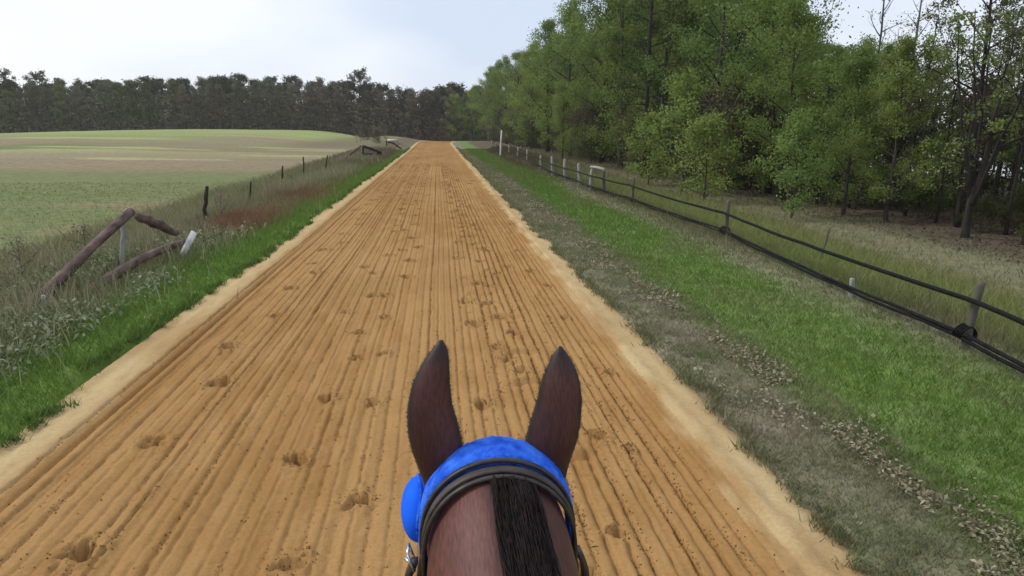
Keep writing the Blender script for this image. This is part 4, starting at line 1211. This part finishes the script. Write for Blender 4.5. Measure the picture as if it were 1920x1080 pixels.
# ---- hair: mane lying along the crest, fringe on the ears, tail
M_hair = noisy_mat('black_hair', (0.006, 0.005, 0.005), (0.024, 0.014, 0.012), 60, 0.75, 0, spec=.15)
hr = np.random.default_rng(55)
ctop = np.array([(c[1], c[2] + hh, hw, c[2], hh) for (c, hw, hh, t_) in resample(trunk, 3)])
ctop = ctop[np.argsort(ctop[:, 0])]


def crest(y, phi):
    """point on the neck surface at angle phi from the top (positive = right)"""
    hw = np.interp(y, ctop[:, 0], ctop[:, 2]); zc = np.interp(y, ctop[:, 0], ctop[:, 3]); hh = np.interp(y, ctop[:, 0], ctop[:, 4])
    return np.stack([HX + hw * np.sin(phi) * (1 - .08 * np.cos(phi)), y, zc + hh * np.sign(np.cos(phi)) * np.abs(np.cos(phi)) ** .86], -1)


def ribbons(name, paths, w0, mat, parent):
    V, Q, n0 = [], [], 0
    for P in paths:
        n_ = len(P); T = np.gradient(P, axis=0)
        up = np.array([0, 0, 1.0]) + hr.normal(0, .6, 3)
        A = np.cross(T, up); A /= np.linalg.norm(A, axis=1)[:, None] + 1e-9
        w = w0 * np.linspace(1, .25, n_)[:, None]
        V.append(np.stack([P - A * w, P + A * w], 1).reshape(-1, 3))
        i = n0 + np.arange(n_ - 1) * 2
        Q.append(np.stack([i, i + 1, i + 3, i + 2], -1)); n0 += 2 * n_
    return link(name, mesh_np(name, np.vstack(V), np.vstack(Q), None, True), mat, parent, kind='stuff')


paths = []
for q in range(7000):
    y0 = hr.uniform(.10, .935)
    t = np.linspace(0, 1, 7)
    mid = .17 + .12 * min(1, max(0, (.92 - y0) / .3))
    root = hr.normal(mid, .17)
    if abs(root - mid) > .34: continue
    side = hr.uniform(-.02, .16) * (.75 if y0 > .6 else 3.0)
    yy = y0 - t * hr.uniform(.06, .16)
    ph = root + side * t ** 1.2 + .012 * np.sin(t * 6 + q)
    S = crest(yy, ph)
    C0 = crest(yy, ph * 0 + 0); C0[:, 2] -= .15
    nrm = S - C0; nrm /= np.linalg.norm(nrm, axis=1)[:, None]
    S = S + nrm * (.004 + .009 * np.sin(np.pi * np.minimum(t * 1.1, 1)) * hr.uniform(.2, 1.2))[:, None]
    paths.append(S)
ribbons('mane', paths, .0009, M_hair, horse)
paths = []
for q in range(1600):
    s = hr.integers(0, 2); v = EARS[s][0]; n_l = (len(v) - 1) // 20
    lv = hr.integers(2, n_l - 2); j = [0, 9, 10, 19][hr.integers(0, 4)]
    fr = hr.uniform(); p0 = v[lv * 20 + j] * (1 - fr) + v[(lv + 1) * 20 + j] * fr; cx = v[lv * 20:(lv + 1) * 20, 0].mean()
    out = np.array([np.sign(p0[0] - cx) * .7, hr.uniform(-.3, .5), 1.1]) + hr.normal(0, .3, 3)
    L = hr.uniform(.003, .008); t = np.linspace(0, 1, 3)[:, None]
    paths.append(p0 + unit(out) * L * t - np.array([0, 0, .002]) * t ** 2)
for (x0, y0, z0, dx, dz) in [(-.058, 1.02, 1.86, -.035, -.004), (-.058, 1.02, 1.855, -.03, -.012), (.235, 1.0, 1.80, .03, -.006), (-.06, 1.03, 1.90, -.015, .006)]:
    t = np.linspace(0, 1, 6)[:, None]
    paths.append(np.array([x0, y0, z0]) + np.array([dx, -.01, dz]) * t + np.array([0, 0, .008]) * np.sin(t * 3.1))
ribbons('ear_hair', paths, .00035, M_hair, horse)
paths = []
for q in range(500):
    t = np.linspace(0, 1, 8)
    a = hr.uniform(0, 6.28); rr = hr.uniform(0, .05)
    paths.append(np.stack([HX + rr * np.cos(a) * (.5 + t) + hr.normal(0, .01), -1.36 - .16 * np.sin(t * 1.9) + rr * np.sin(a), 1.38 - .75 * t ** 1.3 * hr.uniform(.7, 1.1)], -1))
ribbons('tail', paths, .005, M_hair, horse)

# ------------------------------------------------------------------ blue hood and bridle
def arc_band(yc, z_off, hw, hh, zc, phis, wid, thk, bulge, seed, lean=0.0, xs=0.0, rough=0.0, k=14, taper=None):
    """a strap or pad laid over the poll: an arc in X-Z with a rounded cross-section (wid along Y, thk outward)"""
    r_ = np.random.default_rng(seed)
    m = len(phis); V = []
    a = np.arange(k) * 2 * math.pi / k
    for i, f in enumerate(phis):
        c = np.array([HX + xs + hw * math.sin(f), yc + lean * (1 - math.cos(f)), zc + hh * math.copysign(abs(math.cos(f)) ** .8, math.cos(f)) + z_off])
        nrm = np.array([math.sin(f) / hw, 0, math.cos(f) / hh]); nrm /= np.linalg.norm(nrm)
        tp = 1.0 if taper is None else float(np.interp(f, taper[0], taper[1]))
        ca = np.sign(np.cos(a)) * np.abs(np.cos(a)) ** bulge; sa = np.sign(np.sin(a)) * np.abs(np.sin(a)) ** bulge
        rr = 1 + r_.normal(0, rough, k)
        V.append(c + np.outer(ca * wid * .5 * tp * rr, [0, 1, 0]) + np.outer(sa * thk * .5 * tp * rr, nrm))
    V = np.vstack(V + [V[0].mean(0)[None], V[-1].mean(0)[None]])
    i = np.arange(m - 1)[:, None] * k; j = np.arange(k)[None]; j2 = (j + 1) % k
    Q = np.stack([i + j, i + j2, i + k + j2, i + k + j], -1).reshape(-1, 4)
    T = np.array([[m * k, (q + 1) % k, q] for q in range(k)] + [[m * k + 1, (m - 1) * k + q, (m - 1) * k + (q + 1) % k] for q in range(k)])
    return mesh_np('band', V, [Q, T], None, True)


hood = link('blue_hood', None, None, None, 'bright blue fleece hood band over the horse poll with a blue eye cup', 'hood', loc=(HX, 1.0, 1.85))
HOFF = Vector((-HX, -1.0, -1.85))
def hpart(name, me, mat, parent=None, offv=HOFF, root=None):
    o = link(name, me, mat, root); o.location = offv
    return o
ph = np.linspace(-2.0, 2.0, 90)
o = hpart('poll_band', arc_band(1.005, -.008, .130, .150, 1.712, ph, .076, .034, .75, 1, -.02, 0, .045, 18, ([-2, -1.4, -.8, 0, .8, 1.4, 2], [.3, .45, .85, 1.1, .85, .45, .3])), M_fleece, root=hood)


def dome(c, rx, ry, rz, k=24, m=14):
    V = []
    for i in range(m + 1):
        t = math.pi * i / m
        for j in range(k):
            a = 2 * math.pi * j / k
            V.append((c[0] + rx * math.sin(t) * math.cos(a), c[1] + ry * math.sin(t) * math.sin(a), c[2] + rz * math.cos(t)))
    i = np.arange(m)[:, None] * k; j = np.arange(k)[None]; j2 = (j + 1) % k
    Q = np.stack([i + j, i + j2, i + k + j2, i + k + j], -1).reshape(-1, 4)
    return mesh_np('cup', np.array(V), Q, None, True)


o = hpart('eye_cup', dome((HX - .143, 1.14, 1.668), .034, .07, .060), M_bluecup, root=hood)
_a = np.linspace(0, 2 * math.pi, 40)
seam = MB().tube(np.stack([HX - .139 + .004 * np.cos(3 * _a), 1.14 + .0712 * np.cos(_a), 1.668 + .0608 * np.sin(_a)], -1), .0035, 6)
sm_ = link('seam', seam.build('seam'), M_fleece, o)
o = hpart('eye_cup', dome((HX + .075, 1.17, 1.665), .036, .06, .06), M_bluecup, root=hood)

bridle = link('bridle', None, None, None, 'dark leather bridle strapped behind the horse ears with a bright buckle', 'bridle', loc=(HX, .93, 1.85))
BOFF = Vector((-HX, -.93, -1.85))
ph2 = np.linspace(-1.75, 1.75, 70)
hpart('crownpiece', arc_band(.938, .003, .128, .156, 1.700, ph2, .018, .007, .55, 2, .0), M_leather_brown, offv=BOFF, root=bridle)
hpart('headstall_strap', arc_band(.956, .008, .131, .158, 1.700, np.linspace(-1.9, 1.9, 70), .010, .007, .55, 3, .0), M_leather, offv=BOFF, root=bridle)
hpart('throat_latch', arc_band(.922, .000, .127, .160, 1.695, np.linspace(-2.1, 2.1, 70), .010, .007, .6, 4, .0), M_leather, offv=BOFF, root=bridle)


def strap(P, w, thk):
    P = np.array(P, float)
    n_ = 24; t = np.linspace(0, 1, n_); s = np.linspace(0, 1, len(P))
    Q = np.stack([np.interp(t, s, P[:, j]) for j in range(3)], -1)
    for _ in range(3): Q[1:-1] = .25 * Q[:-2] + .5 * Q[1:-1] + .25 * Q[2:]
    V = []
    for q in Q:
        V += [q + [thk / 2, w / 2, 0], q + [-thk / 2, w / 2, 0], q + [-thk / 2, -w / 2, 0], q + [thk / 2, -w / 2, 0]]
    i = np.arange(n_ - 1)[:, None] * 4; j = np.arange(4)[None]; j2 = (j + 1) % 4
    F = np.stack([i + j, i + j2, i + 4 + j2, i + 4 + j], -1).reshape(-1, 4)
    F = np.vstack([F, [[0, 3, 2, 1], [n_ * 4 - 4, n_ * 4 - 3, n_ * 4 - 2, n_ * 4 - 1]]])
    return mesh_np('strap', np.array(V), F, None, True)


for s in (-1, 1):
    hpart('cheek_strap', strap([(HX + s * .128, .955, 1.70), (HX + s * .138, .965, 1.64), (HX + s * .142, 1.0, 1.54), (HX + s * .125, 1.10, 1.42), (HX + s * .09 - .05, 1.25, 1.34)], .022, .010), M_leather, offv=BOFF, root=bridle)
    hpart('cheek_strap', strap([(HX + s * .145, .985, 1.665), (HX + s * .160, .985, 1.63), (HX + s * .162, .985, 1.56), (HX + s * .14, 1.06, 1.45), (HX + s * .10 - .05, 1.2, 1.36)], .020, .012), M_leather_brown, offv=BOFF, root=bridle)
bk = MB()
bc = np.array([HX - .152, .975, 1.668])
for a, b in (((-.004, 0, .017), (.006, 0, -.017)), ((-.004, .03, .017), (.006, .03, -.017)), ((-.004, 0, .017), (-.004, .03, .017)), ((.006, 0, -.017), (.006, .03, -.017)), ((.001, 0, 0), (-.010, .012, .001))):
    bk.tube(np.array([bc + a, bc + (np.array(a) + b) / 2, bc + b]), .0028, 6)
hpart('buckle', bk.build('buckle'), M_steel, offv=BOFF, root=bridle)
hpart('noseband', (lambda: (lambda Vv: Vv)(MB().tube(np.array([hp(.42) + np.array([.088 * math.cos(a), .128 * math.sin(a) * .8, .128 * math.sin(a) * .6]) for a in np.linspace(0, 2 * math.pi, 30)]), .011, 6).build('noseband')))(), M_leather, offv=BOFF, root=bridle)
